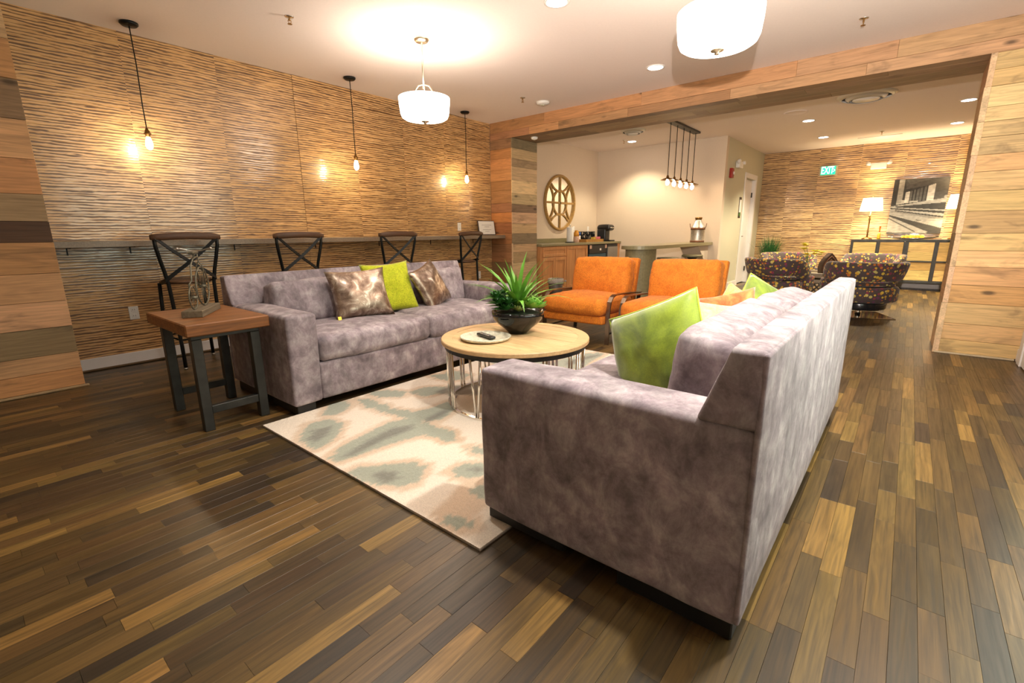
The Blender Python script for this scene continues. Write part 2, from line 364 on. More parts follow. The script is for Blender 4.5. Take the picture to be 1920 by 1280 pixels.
def lathe(bm, prof, seg=32, c=(0, 0, 0), cap=True, sx=1.0, sy=1.0):
    c = Vector(c); rings = []
    for r, z in prof:
        if r < 1e-5: rings.append([bm.verts.new(c + Vector((0, 0, z)))])
        else: rings.append([bm.verts.new(c + Vector((sx*r*math.cos(2*PI*k/seg), sy*r*math.sin(2*PI*k/seg), z))) for k in range(seg)])
    for A, C in zip(rings, rings[1:]):
        for k in range(seg):
            k2 = (k+1) % seg
            f = [A[k % len(A)], A[k2 % len(A)], C[k2 % len(C)], C[k % len(C)]]
            g = []
            for v in f:
                if v not in g: g.append(v)
            if len(g) > 2: bm.faces.new(g)
    if cap:
        if len(rings[0]) > 1: bm.faces.new(rings[0][::-1])
        if len(rings[-1]) > 1: bm.faces.new(rings[-1])
def sphere(bm, c, r, seg=12, sz=1.0):
    lathe(bm, [(r*math.sin(PI*i/(seg//2)), -r*sz*math.cos(PI*i/(seg//2))) for i in range(seg//2+1)], seg, c)
def prism(bm, poly, z0, z1, mtx=None):
    vs = [[bm.verts.new((mtx @ Vector((x, y, z))) if mtx else Vector((x, y, z))) for x, y in poly] for z in (z0, z1)]
    n = len(poly); bm.faces.new(vs[0][::-1]); bm.faces.new(vs[1])
    for k in range(n): bm.faces.new([vs[0][k], vs[0][(k+1) % n], vs[1][(k+1) % n], vs[1][k]])
def rbox(bm, c, size, r, m=6, crown=(0, 0, 0), wr=0.0, wscale=5.0, mtx=None, shear=None, seed=0):
    """upholstered box: rounded edges, crowned faces and slight wrinkles"""
    h = [s/2 for s in size]; c = Vector(c)
    def samples(H):
        R = min(r, H*0.98); i = H - R; t = [math.tan(a) for a in (PI/4, PI/8, 0)]
        left = [-(i + R*x) for x in t]; mid = [-i + 2*i*k/m for k in range(1, m)] if i > 1e-4 else []
        return left + mid + [-x for x in left[::-1]]
    S = [samples(H) for H in h]
    for a in range(3):
        b, d = [(1, 2), (2, 0), (0, 1)][a]
        for s in (-1, 1):
            grid = []
            for p in S[b]:
                row = []
                for q in S[d]:
                    v = [0, 0, 0]; v[a] = s*h[a]; v[b] = p; v[d] = q
                    inner = [max(-(h[k]-min(r, h[k]*.98)), min(h[k]-min(r, h[k]*.98), v[k])) for k in range(3)]
                    dv = Vector(v) - Vector(inner)
                    if dv.length > 1e-7: dv.normalize()
                    o = Vector(inner) + Vector([dv[k]*min(r, h[k]*.98) for k in range(3)])
                    u = [o[k]/h[k] for k in range(3)]
                    for k in range(3):
                        k1, k2 = (k+1) % 3, (k+2) % 3
                        o[k] += crown[k]*u[k]*max(0, 1-u[k1]**2)**0.6*max(0, 1-u[k2]**2)**0.6
                    if wr:
                        nz = noise.fractal(Vector((o.x*wscale+seed*7.1, o.y*wscale, o.z*wscale)), 1.0, 2.0, 3)
                        o += dv*wr*nz if dv.length > 0 else Vector((0, 0, 0))
                    if shear: o = shear(o)
                    o += c
                    row.append(bm.verts.new(mtx @ o if mtx else o))
                grid.append(row)
            for i in range(len(grid)-1):
                for j in range(len(grid[0])-1):
                    f = [grid[i][j], grid[i+1][j], grid[i+1][j+1], grid[i][j+1]]
                    bm.faces.new(f if s > 0 else f[::-1])
    bmesh.ops.remove_doubles(bm, verts=bm.verts, dist=1e-5)
def pillow_bm(w, h, t, n=18, wr=0.006, seed=0, pinch=0.10):
    """throw pillow in its own xz plane (face normal -y), pointed corners"""
    bm = B(); sides = []
    for s in (-1, 1):
        g = []
        for i in range(n+1):
            row = []
            for j in range(n+1):
                u, v = -1 + 2*i/n, -1 + 2*j/n
                x = w/2*u*(1 - pinch*(1-v*v)*u*u); z = h/2*v*(1 - pinch*(1-u*u)*v*v)
                th = t/2*(max(0, 1-u**2)*max(0, 1-v**2))**0.42
                nz = noise.fractal(Vector((x*9+seed*3.3, s*4.0, z*9)), 1.0, 2.0, 3)
                row.append(bm.verts.new((x, s*(th + wr*nz*(th/(t/2)+0.05)), z)))
            g.append(row)
        for i in range(n):
            for j in range(n):
                f = [g[i][j], g[i+1][j], g[i+1][j+1], g[i][j+1]]
                bm.faces.new(f if s < 0 else f[::-1])
        sides.append(g)
    bmesh.ops.remove_doubles(bm, verts=bm.verts, dist=0.0008)
    edge = [(w/2*u*(1-pinch*(1-v*v)*u*u), 0, h/2*v*(1-pinch*(1-u*u)*v*v)) for u, v in
            [(-1+2*k/n, -1) for k in range(n)] + [(1, -1+2*k/n) for k in range(n)] + [(1-2*k/n, 1) for k in range(n)] + [(-1, 1-2*k/n) for k in range(n)]]
    return bm, edge
def leaf_blade(bm, base, az, el, length, width, droop, seg=6, fold=0.25, mtx=None):
    """one arching blade leaf"""
    d = Vector((math.cos(az), math.sin(az), 0)); s = Vector((-math.sin(az), math.cos(az), 0)); p = Vector(base); a = el; rows = []
    for i in range(seg+1):
        t = i/seg; w = width*math.sin(PI*min(1, 0.12 + 0.88*t)**0.8)*0.5 if t < 1 else 0.0005
        up = Vector((0, 0, 1))*math.cos(a) - d*math.sin(a)
        rows.append([bm.verts.new(p - s*w + up*fold*w), bm.verts.new(p), bm.verts.new(p + s*w + up*fold*w)])
        p = p + (d*math.cos(a) + Vector((0, 0, 1))*math.sin(a))*length/seg; a -= droop/seg
    for A, C in zip(rows, rows[1:]):
        bm.faces.new([A[0], A[1], C[1], C[0]]); bm.faces.new([A[1], A[2], C[2], C[1]])

def link(name, bm, mtl, parent=None, smooth=False, loc=None, rot=None):
    bmesh.ops.recalc_face_normals(bm, faces=bm.faces)
    me = bpy.data.meshes.new(name); bm.to_mesh(me); bm.free()
    me.materials.append(M[mtl] if isinstance(mtl, str) else mtl)
    if smooth: me.polygons.foreach_set('use_smooth', [True]*len(me.polygons))
    o = bpy.data.objects.new(name, me); COL.objects.link(o)
    if parent: o.parent = parent
    if loc: o.location = loc
    if rot: o.rotation_euler = rot
    return o
def tag(o, label, cat, group=None):
    o['label'] = label; o['category'] = cat
    if group: o['group'] = group
    return o
def thing(name, label, cat, loc=(0, 0, 0), rz=0.0, group=None):
    o = bpy.data.objects.new(name, None); COL.objects.link(o); o.location = loc; o.rotation_euler = (0, 0, rz); o.empty_display_size = 0.05
    return tag(o, label, cat, group)
def struct(name, bm, mtl, parent=None, smooth=False, loc=None, rot=None):
    o = link(name, bm, mtl, parent, smooth, loc, rot)
    if not parent: o['kind'] = 'structure'
    return o
def dup(root, loc, rz=None, label=None, group=None):
    r = root.copy(); COL.objects.link(r); r.location = loc
    if rz is not None: r.rotation_euler = (0, 0, rz)
    if label: r['label'] = label
    if group: r['group'] = group; root['group'] = group
    for ch in list(root.children):
        c = ch.copy(); COL.objects.link(c); c.parent = r
        for g in list(ch.children):
            d = g.copy(); COL.objects.link(d); d.parent = c
    return r
def colour(me, cols):
    a = me.attributes.new('col', 'FLOAT_COLOR', 'POINT'); a.data.foreach_set('color', cols)
def plank(name, x0, x1, y0, y1, z0, z1, col, mtl, parent, bev=0.0015):
    """one board with its own colour and grain offset, mesh about its own centre"""
    cx, cy, cz = (x0+x1)/2, (y0+y1)/2, (z0+z1)/2
    o = link(name, box(x0-cx, x1-cx, y0-cy, y1-cy, z0-cz, z1-cz, bev), mtl, parent, loc=(cx, cy, cz))
    colour(o.data, list((*col, random.random()))*len(o.data.vertices)); return o
def jit(c, v=0.12):
    k = 1 + random.uniform(-v, v); return tuple(max(0.003, x*k*(1+random.uniform(-v, v)*0.3)) for x in c)

# ------------------------------------------------------------------ the room
H = 2.737
XB, XB2 = 5.735, 6.37          # beam front and back
YW, YK, YC, YR = 5.20, 5.27, 2.70, -0.85
XK, XE = 9.20, 11.95           # kitchen end wall, far wall
floor = struct('floor', box(-1.6, 12.1, -2.7, 5.4, -0.06, -0.0085), mat('floor_base', (0.05, 0.03, 0.015), 0.6))
struct('ceiling', box(-1.6, 12.1, -2.7, 5.4, H, H+0.08), 'ceiling')
# floor strips: the 300 that show largest are objects, the rest one mesh
PALE, MID, DARK, BLK = (0.210, 0.120, 0.033), (0.092, 0.054, 0.017), (0.058, 0.0355, 0.0143), (0.038, 0.026, 0.015)
rows = []; y = -0.86; SW = 0.0628
while y < 5.25:
    xmax = XE if y < YC - 0.02 else XK
    x = -0.9 - random.random()*0.5
    while x < xmax:
        L = random.choice((0.28, 0.34, 0.4, 0.45, 0.52, 0.6, 0.66)); x2 = min(x+L, xmax)
        u = random.random()
        c = PALE if u < 0.11 else tuple(a*0.62+b*0.38 for a, b in zip(MID, PALE)) if u < 0.25 else MID if u < 0.60 else DARK if u < 0.9 else BLK
        if x2 - x > 0.05: rows.append((x, x2, y, min(y+SW, 5.26), jit(c, 0.16)))
        x = x2
    y += SW
def shown(p):
    x, x2, ya, yb, c = p; cx, cy = (x+x2)/2, (ya+yb)/2
    if 1.06 < cx < 3.8 and 1.05 < cy < 2.84: return 0
    if 1.2 < cx < 3.55 and (0.22 < cy < 1.15 or 2.8 < cy < 3.7): return 0
    q = [project((a, b, 0)) for a, b in ((x, ya), (x2, ya), (x2, yb), (x, yb))]
    if any(v is None for v in q): return 0
    mx, my = sum(v[0] for v in q)/4, sum(v[1] for v in q)/4
    if not (-60 < mx < 1980 and 0 < my < 1330): return 0
    ar = 0
    for a, b in zip(q, q[1:]+q[:1]): ar += a[0]*b[1]-a[1]*b[0]
    return abs(ar)/2
rows.sort(key=lambda p: -shown(p))
rest = B(); rcols = []
G = 0.0003
for i, (x, x2, ya, yb, c) in enumerate(rows):
    z = random.uniform(-0.0004, 0.0)
    if i < 298: plank('floor_strip', x+G, x2-G, ya+G, yb-G, -0.0085, z, c, 'floor_wood', floor, 0.0004)
    else:
        quadbox(rest, x+G, x2-G, ya+G, yb-G, -0.0085, z); rcols += list((*c, random.random()))*8
o = bpy.data.objects.new('floor_strip_field', bpy.data.meshes.new('floor_strip_field')); rest.to_mesh(o.data); rest.free()
COL.objects.link(o); o.data.materials.append(M['floor_wood']); o.parent = floor; o['kind'] = 'stuff'; colour(o.data, rcols)

# wallpapered walls, panel by panel
def papered(name, bm, runs, make):
    w = struct(name, bm, 'paint')
    for a, b in zip(runs, runs[1:]): make(w, a, b)
def panel_left(w, a, b):
    cx = (a+b)/2
    link('wall_panel', box(a-cx+.0006, b-cx-.0006, -0.005, 0.004, 0, H), 'wallpaper', w, loc=(cx, YW-0.006, 0), rot=(math.radians(random.uniform(-.1, .1)), 0, math.radians(random.uniform(-.05, .05))))
def panel_far(w, a, b):
    cy = (a+b)/2
    link('wall_panel', box(a-cy+.0006, b-cy-.0006, -0.005, 0.004, 0, H), 'wallpaper_far', w, loc=(XE-0.006, cy, 0), rot=(math.radians(random.uniform(-.1, .1)), 0, PI/2 + math.radians(random.uniform(-.05, .05))))
papered('wall_left', box(0.5, XB2, YW, YW+0.12, 0, H), [0.54, 1.242, 1.95, 2.677, 3.384, 4.08, 4.78, 5.25, 5.734], panel_left)
papered('wall_back', box(XE, XE+0.12, -2.7, YC+0.1, 0, H), [-2.6, -1.85, -1.15, -0.45, 0.25, 0.95, 1.65, 2.2, 2.699], panel_far)
struct('wall_kitchen_left', box(XB2-0.3, XK+0.1, YK, YK+0.12, 0, H), 'paint')
struct('wall_kitchen_back', box(XK, XK+0.12, YC+0.0, YK+0.1, 0, H), 'paint')
bm = B()
for a in ((XK+0.12, 10.62, YC, YC+0.12, 0, H), (11.37, XE, YC, YC+0.12, 0, H), (10.62, 11.37, YC, YC+0.12, 2.15, H)): quadbox(bm, *a)
struct('wall_corridor', bm, 'paint_green')
bm = B()   # right wall of the front room with its window opening
for a in ((-1.6, 1.45, YR-0.12, YR, 0, H), (4.05, XB, YR-0.12, YR, 0, H), (1.45, 4.05, YR-0.12, YR, 0, 0.5), (1.45, 4.05, YR-0.12, YR, 2.2, H)): quadbox(bm, *a)
struct('wall_right', bm, 'paint_rear')
struct('wall_rear', box(-1.6, -1.5, YR-0.1, 4.72, 0, H), 'paint_rear')
struct('wall_back_right', box(XB2, XE+0.1, -2.72, -2.6, 0, H), 'paint')
struct('wall_back_return', box(XB2-0.06, XB2, -2.6, YR, 0, H), 'paint')
# window (outside the frame, on the camera's right)
win = struct('window_1', box(1.45, 4.05, YR-0.11, YR-0.10, 0.5, 2.2), 'glass')
bm = B()
for a in ((1.45, 4.05, YR-.1, YR-.02, .5, .56), (1.45, 4.05, YR-.1, YR-.02, 2.14, 2.2), (1.45, 1.51, YR-.1, YR-.02, .56, 2.14), (3.99, 4.05, YR-.1, YR-.02, .56, 2.14), (2.72, 2.78, YR-.1, YR-.02, .56, 2.14)): quadbox(bm, *a, bev=.004)
struct('window_frame', bm, 'white', win)
# baseboards and shoe mouldings
def base_run(name, x0, x1, y0, y1):
    bm = B(); quadbox(bm, x0, x1, y0, y1, 0, 0.108, 0.004); return struct(name, bm, 'white')
bb = base_run('baseboard_left', 0.54, XB, YW-0.028, YW-0.012)
link('shoe_moulding', box(0.54, XB, YW-0.042, YW-0.028, 0, 0.018, .005), mat('shoe_wood', (0.14, 0.085, 0.035), 0.5), bb)
base_run('baseboard_right', 5.66, XB, YR, YR+0.014); base_run('baseboard_corridor', XK+.0, 10.52, YC-0.012, YC); base_run('baseboard_back', XE-0.03, XE-0.012, -2.5, YC-.02)
# door in the corridor wall
d1 = struct('door_1', box(10.63, 11.36, YC+0.055, YC+0.095, 0.01, 2.14, .003), 'white')
bm = B()
for a in ((10.53, 10.625, YC-.018, YC, 0, 2.245), (11.365, 11.46, YC-.018, YC, 0, 2.245), (10.625, 11.365, YC-.018, YC, 2.15, 2.245),
          (10.61, 10.63, YC-.01, YC+.12, 0, 2.15), (11.36, 11.38, YC-.01, YC+.12, 0, 2.15)): quadbox(bm, *a, bev=.004)
struct('door_casing', bm, 'white', d1)
for z in (0.3, 1.85):
    struct('door_hinge', box(11.345, 11.36, YC+.03, YC+.056, z-.05, z+.05, .002), 'gun_metal', d1)
bm = B(); tube(bm, [(10.7, YC+.06, 1.0), (10.7, YC-.0, 1.0), (10.8, YC-.0, 1.0)], .011); struct('door_handle', bm, 'steel', d1, True)
# white door beside the right pillar
d2 = struct('door_2', box(4.66, 5.50, YR-0.02, YR+0.012, 0.01, 2.1, .003), 'white')
bm = B()
for a in ((5.50, 5.63, YR, YR+.022, 0, 2.2), (4.53, 4.66, YR, YR+.022, 0, 2.2), (4.66, 5.50, YR, YR+.022, 2.1, 2.2)): quadbox(bm, *a, bev=.005)
struct('door_casing', bm, 'white', d2)

# reclaimed timber: pillars and beam, board by board
RW = [(0.44, 0.235, 0.105), (0.50, 0.30, 0.15), (0.36, 0.18, 0.075), (0.56, 0.36, 0.19), (0.31, 0.185, 0.095), (0.47, 0.255, 0.12)]
def boards_front(parent, X, y0, y1, zs, cols, t=0.012):
    for i, (za, zb) in enumerate(zip(zs, zs[1:])):
        p = random.uniform(-0.0025, 0.0025)
        plank('board', X+p, X+t, y0, y1, zb+.0012, za-.0012, jit(cols[i % len(cols)], .17), 'plank_y', parent)
def boards_side(parent, x0, x1, Y, zs, cols, t=0.012):
    for i, (za, zb) in enumerate(zip(zs, zs[1:])):
        p = random.uniform(-0.0025, 0.0025)
        plank('board', x0, x1, Y+p, Y+t, zb+.0012, za-.0012, jit(cols[i % len(cols)], .17), 'plank_x', parent)
DKB = (0.07, 0.035, 0.018); GRY = (0.27, 0.19, 0.105)
pl = struct('pillar_left', box(-1.5, 0.532, 4.712, YW, 0, H), 'plank_x')
boards_side(pl, -1.5, 0.538, 4.70, [H, 2.56, 2.37, 2.13, 1.88, 1.63, 1.40, 1.218, 1.075, 0.86, 0.66, 0.471, 0.274, 0.151, 0.018],
            [tuple(min(.8, a*b) for a, b in zip(c, (1.35, 1.3, 1.25))) for c in (RW[1], RW[3], RW[0], GRY, RW[1], RW[0], GRY, DKB, RW[0], RW[1], RW[3], GRY, RW[1], RW[0])])
struct('base_strip', box(-1.5, 0.56, 4.684, 4.70, 0, 0.018, .004), mat('oak_quarter_round', (0.42, 0.30, 0.16), .5), pl)
pc = struct('pillar_centre', box(5.747, XB2-.002, 4.767, YK, 0, 2.502), 'plank_y')
ZC = [2.49, 2.351, 2.214, 2.05, 1.888, 1.746, 1.563, 1.421, 1.268, 1.104, 0.938, 0.812, 0.656, 0.49, 0.33, 0.17, 0.0]
boards_front(pc, XB, 4.766, YW-.011, ZC, [(0.33, 0.18, 0.085), (0.44, 0.19, 0.065), (0.50, 0.23, 0.08), (0.46, 0.2, 0.07), (0.42, 0.19, 0.07), (0.36, 0.17, 0.07), (0.30, 0.14, 0.06), (0.52, 0.2, 0.065), (0.40, 0.16, 0.055), (0.46, 0.2, 0.075), (0.33, 0.155, 0.065), (0.38, 0.18, 0.08)])  # front boards' deep orange includes the warm bulb light as colour
ZS = [2.49, 2.35, 2.2, 2.09, 1.893, 1.70, 1.54, 1.42, 1.25, 1.10, 0.937, 0.81, 0.65, 0.48, 0.32, 0.16, 0.0]
boards_side(pc, XB, XB2, 4.755, ZS, [(0.260, 0.195, 0.111), (0.546, 0.390, 0.208), (0.468, 0.338, 0.182), (0.650, 0.468, 0.260), (0.715, 0.520, 0.286), (0.585, 0.416, 0.234), (0.208, 0.137, 0.078), (0.611, 0.429, 0.234), (0.572, 0.390, 0.208)])
plank('edge_board', XB-.006, XB+.008, 4.748, 4.768, 0.0, 0.95, (0.72, 0.52, 0.32), 'plank_x', pc)
pr_ = struct('pillar_right', box(5.747, XB2-.002, YR, -0.333, 0, 2.502), 'plank_y')
ZR = [2.49, 2.362, 2.239, 2.081, 1.97, 1.85, 1.711, 1.576, 1.42, 1.256, 1.071, 0.924, 0.784, 0.627, 0.465, 0.283, 0.133, 0.016]
boards_front(pr_, XB, YR, -0.339, ZR, [(0.690, 0.466, 0.211), (0.649, 0.424, 0.186), (0.800, 0.594, 0.285), (0.773, 0.565, 0.260), (0.690, 0.495, 0.223), (0.745, 0.508, 0.235), (0.718, 0.481, 0.211), (0.759, 0.508, 0.223), (0.635, 0.438, 0.186), (0.607, 0.410, 0.173), (0.800, 0.552, 0.248), (0.773, 0.523, 0.235), (0.759, 0.466, 0.198), (0.635, 0.382, 0.149), (0.745, 0.481, 0.211), (0.718, 0.466, 0.198), (0.690, 0.438, 0.186)])
for i, (za, zb) in enumerate(zip(ZR[::2], ZR[2::2] + [0.001])):
    plank('jamb_board', XB+.004, XB2, -0.333, -0.306, zb+.0008, za-.0008, jit(random.choice(RW), .15), 'plank_x', pr_)
    plank('edge_board', XB-.008, XB+.003, -0.341, -0.300+random.uniform(-.003, .003), zb+.0006, za-.0006, jit((0.74, 0.52, 0.30), .12), 'plank_x', pr_)
struct('base_strip', box(XB-.018, XB, YR+.02, -0.31, 0, 0.017, .004), mat('pale_quarter_round', (0.52, 0.42, 0.27), .5), pr_)
be = struct('beam', box(5.747, XB2, YR, YK-.002, 2.502, H), 'plank_y')
def run_y(x0, x1, z0, z1, cuts, cols):
    for i, (a, b) in enumerate(zip(cuts, cuts[1:])):
        plank('board', x0+random.uniform(-.002, .002), x1, a+.0006, b-.0006, z0, z1, jit(cols[i % len(cols)], .1), 'plank_y', be)
run_y(XB, 5.747, 2.592, H, [YR, 0.31, 1.09, 2.72, 4.16, YW-.011], [(0.5, 0.30, 0.15), (0.50, 0.28, 0.14), (0.47, 0.25, 0.115), (0.48, 0.235, 0.10), (0.42, 0.205, 0.085)])
run_y(XB, 5.747, 2.49, 2.590, [YR, 0.52, 1.7, 2.89, 3.92, 4.43, YW-.011], [(0.5, 0.3, 0.15), (0.52, 0.3, 0.14), (0.40, 0.2, 0.09), (0.42, 0.22, 0.1), (0.52, 0.27, 0.12), (0.38, 0.19, 0.09)])
for k in range(4):
    c = sorted(random.uniform(-.2, 4.6) for _ in range(3))
    run_y(XB+.002+k*.158, XB+.002+(k+1)*.158-.0012, 2.49, 2.502, [-0.321] + c + [4.755], [(0.33, 0.215, 0.115), (0.29, 0.18, 0.09), (0.38, 0.25, 0.13), (0.24, 0.15, 0.08)])

# ------------------------------------------------------------------ sofas
SL, SD = 2.24, 0.935
def make_sofa(name, label, loc, rz, backs, seed, onrug=0.0):
    t = thing(name, label, 'sofa', loc, rz, None)
    hl, hd = SL/2, SD/2
    bm = B(); rbox(bm, (0, 0.0, 0.185), (SL-0.37, SD-0.012, 0.245), 0.02, 8, (0, .004, 0), 0.004, 4, seed=seed); link('frame', bm, 'suede', t, True)
    for s in (-1, 1):
        bm = B(); rbox(bm, (s*(hl-0.095), 0, 0.3475), (0.19, SD, 0.565), 0.018, 8, (0.006, 0.004, 0.016), 0.005, 4, seed=seed+s); link('arm', bm, 'suede', t, True)
    bm = B()
    def sh(o):
        if o.y < 0: o = Vector((o.x, o.y + (o.z/0.1+1)/2*0.075*(-o.y/0.0775), o.z))
        return o
    rbox(bm, (0, hd-0.0775, 0.731), (SL+0.004, 0.155, 0.205), 0.014, 8, (0.004, 0.0, 0.006), 0.004, 5, shear=sh, seed=seed+3)
    rbox(bm, (0, hd-0.08, 0.46), (SL-0.37, 0.15, 0.36), 0.02, 6)
    rbox(bm, (0, hd-0.004, 0.452), (SL+0.008, 0.016, 0.754), 0.008, 8, (0, .004, 0), 0.003, 5, seed=seed+9)
    link('back', bm, 'suede', t, True)
    w = (SL-0.38)/2
    for s in (-1, 1):
        bm = B(); rbox(bm, (s*w/2, -0.085, 0.392), (w-0.004, SD-0.165, 0.17), 0.045, 9, (0.004, 0.02, 0.022), 0.010, 4.5, seed=seed+20+s); link('seat_cushion', bm, 'suede', t, True)
    for i, (xc, wd_, yaw, ln) in enumerate(backs):
        bm = B(); rbox(bm, (0, 0, 0.155), (wd_, 0.17, 0.31), 0.024, 9, (0.012, 0.035, 0.012), 0.012, 6, seed=seed+30+i)
        link('back_cushion', bm, 'suede', t, True, loc=(xc, hd-0.305, 0.468), rot=(-ln, 0, yaw))
    for sx in (-1, 1):
        for sy in (-1, 1):
            link('foot', box(sx*(hl-0.08)-0.06, sx*(hl-0.08)+0.06, sy*(hd-0.19)-0.175, sy*(hd-0.19)+0.175, onrug if sy < 0 else 0.0, 0.066, .004), 'foot', t)
    return t
make_sofa('sofa', 'grey suede sofa nearest the camera, seen from behind its near arm', (1.19+SL/2, 0.215+SD/2, 0), PI,
          [(0.30, 1.0, 0.03, 0.16), (-0.60, 0.60, -0.10, 0.24)], 1, 0.0165)
make_sofa('sofa', 'grey suede sofa along the wallpapered bar wall, facing the coffee table', (1.244+SL/2, 2.79+SD/2, 0), 0,
          [(-0.53, 0.78, 0.03, 0.2), (0.40, 1.02, -0.02, 0.17)], 50)

def pillow(name, label, w, h, t, mtl, loc, rot, seed, piping=None, group=None, pinch=0.1):
    bm, edge = pillow_bm(w, h, t, 18, 0.012, seed, pinch)
    o = link(name, bm, mtl, None, True, loc, rot); tag(o, label, 'pillow', group)
    if piping:
        b2 = B(); tube(b2, edge, 0.004, 6, True); link('piping', b2, piping, o, True)
    return o
R_ = math.radians
p1 = pillow('throw_pillow', 'crinkled silver foil pillow with a small gold tag, left one on the far sofa', 0.46, 0.40, 0.15, 'silver', (2.02, 3.20, 0.665), (R_(-24), R_(-2), R_(-14)), 1)
link('tag', box(-0.222, -0.198, -0.05, -0.045, -0.195, -0.17), 'gold', p1)
pillow('throw_pillow', 'lime yellow woven pillow between two silver pillows on the far sofa', 0.44, 0.44, 0.13, 'lime', (2.37, 3.30, 0.675), (R_(-22), R_(-2), R_(-8)), 2)
pillow('throw_pillow', 'silver foil pillow turned sideways right of the lime pillow on the far sofa', 0.42, 0.41, 0.13, 'silver', (2.76, 3.24, 0.655), (R_(-24), R_(-14), R_(22)), 3)
pillow('throw_pillow', 'large glossy green velvet pillow with piping on the near sofa', 0.44, 0.42, 0.19, 'velvet', (1.83, 0.735, 0.62), (R_(-12), R_(-24), R_(-98)), 4, 'velvet_pipe', pinch=0.05)
pillow('throw_pillow', 'butter yellow textured pillow with a raised corner on the near sofa', 0.32, 0.32, 0.12, 'yellowf', (2.90, 0.70, 0.62), (R_(-28), R_(28), R_(-80)), 5)
pillow('throw_pillow', 'coral orange pillow lying in front of the yellow pillow', 0.30, 0.27, 0.11, 'coral', (2.66, 0.70, 0.665), (R_(-28), R_(-16), R_(-85)), 6)
pillow('throw_pillow', 'cream printed pillow lying low beside the green velvet pillow', 0.36, 0.32, 0.11, 'cream', (2.42, 0.745, 0.625), (R_(-35), R_(4), R_(-85)), 7)
pillow('throw_pillow', 'green velvet pillow at the far end of the near sofa', 0.37, 0.35, 0.14, 'velvet', (3.15, 0.62, 0.625), (R_(-25), R_(30), R_(-62)), 8, 'velvet_pipe', pinch=0.05)

# ------------------------------------------------------------------ rug with its ikat pattern
RUG = {'S1':[(1.081,2.433),(1.224,2.603),(1.345,2.58),(1.369,2.463),(1.242,2.304),(1.14,2.254),(1.067,2.245)],'S2':[(1.367,2.691),(1.49,2.837),(1.582,2.774),(1.542,2.667),(1.432,2.609),(1.354,2.637)],
'S3':[(1.062,2.096),(1.199,2.18),(1.373,2.215),(1.54,2.248),(1.684,2.198),(1.68,2.03),(1.677,1.833),(1.631,1.743),(1.568,1.787),(1.556,1.947),(1.446,1.976),(1.292,1.997),(1.156,2.01),(1.07,2.028)],
'S4':[(1.638,2.758),(1.698,2.683),(1.694,2.424),(1.74,2.268),(1.85,2.228),(2.008,2.235),(1.927,2.081),(1.748,2.03),(1.669,2.129),(1.637,2.258),(1.615,2.425),(1.599,2.594)],
'S5':[(1.767,2.828),(1.895,2.758),(1.957,2.617),(1.872,2.547),(1.756,2.665)],'S5b':[(1.953,2.592),(2.099,2.595),(2.208,2.488),(2.115,2.386),(1.963,2.432)],
'S6':[(1.045,1.893),(1.126,1.901),(1.222,1.809),(1.309,1.73),(1.323,1.655),(1.206,1.565),(1.128,1.59),(1.073,1.682),(1.041,1.77)],
'S7':[(1.362,1.524),(1.447,1.528),(1.535,1.447),(1.452,1.359),(1.373,1.407),(1.344,1.469)],'S8':[(1.293,1.338),(1.405,1.317),(1.292,1.208),(1.277,1.27)],
'S9':[(1.089,1.281),(1.132,1.256),(1.134,1.17),(1.123,1.131),(1.073,1.175),(1.059,1.228)],'S10':[(1.6,1.645),(1.663,1.565),(1.593,1.494),(1.572,1.566)],
'S11':[(1.9,1.75),(2.1,1.85),(2.3,1.7),(2.15,1.5),(1.95,1.55)],'S12':[(1.75,1.3),(1.95,1.35),(2.1,1.2),(1.9,1.1)],'S13':[(2.3,2.8),(2.45,2.7),(2.42,2.5),(2.3,2.55)]}
CORE = {'C1':[(1.108,2.399),(1.205,2.505),(1.295,2.472),(1.223,2.365),(1.11,2.326)],'C3':[(1.111,2.065),(1.295,2.129),(1.505,2.167),(1.628,2.095),(1.566,2.051),(1.38,2.059),(1.166,2.027)],
'C4':[(1.706,2.126),(1.871,2.151),(1.941,2.112),(1.831,2.059),(1.69,2.059)],'C5':[(2.061,2.455),(2.216,2.478),(2.445,2.286),(2.28,2.117),(2.08,2.312)],
'C6':[(1.108,1.788),(1.164,1.784),(1.196,1.718),(1.176,1.652),(1.102,1.67),(1.09,1.734)],'C7':[(1.421,1.478),(1.466,1.463),(1.486,1.396),(1.428,1.415)],'C11':[(1.98,1.72),(2.12,1.76),(2.2,1.68),(2.1,1.6)]}
TANP = {'T1':[(1.078,1.332),(1.193,1.353),(1.331,1.41),(1.452,1.359),(1.282,1.199),(1.168,1.184)]}
def sdist(P, x, y):
    best = 1e9; inside = False; n = len(P)
    for i in range(n):
        ax, ay = P[i]; bx, by = P[(i+1) % n]; dx, dy = bx-ax, by-ay
        t = max(0, min(1, ((x-ax)*dx+(y-ay)*dy)/(dx*dx+dy*dy+1e-12))); best = min(best, (x-ax-t*dx)**2+(y-ay-t*dy)**2)
        if (ay > y) != (by > y) and x < (bx-ax)*(y-ay)/(by-ay)+ax: inside = not inside
    return (-1 if inside else 1)*math.sqrt(best)
def near(D, x, y):
    d = 9.0
    for P in D:
        if min(abs(x-P[0][0][0]), 9) > 9: continue
        x0, x1, y0, y1 = P[1]
        if x < x0-.15 or x > x1+.15 or y < y0-.15 or y > y1+.15: continue
        d = min(d, sdist(P[0], x, y))
    return d
def pre(D): return [(p, (min(q[0] for q in p), max(q[0] for q in p), min(q[1] for q in p), max(q[1] for q in p))) for p in D.values()]
RS, RC, RT = pre(RUG), pre(CORE), pre(TANP)
RX0, RX1, RY0, RY1 = 1.045, 3.80, 1.03, 2.80
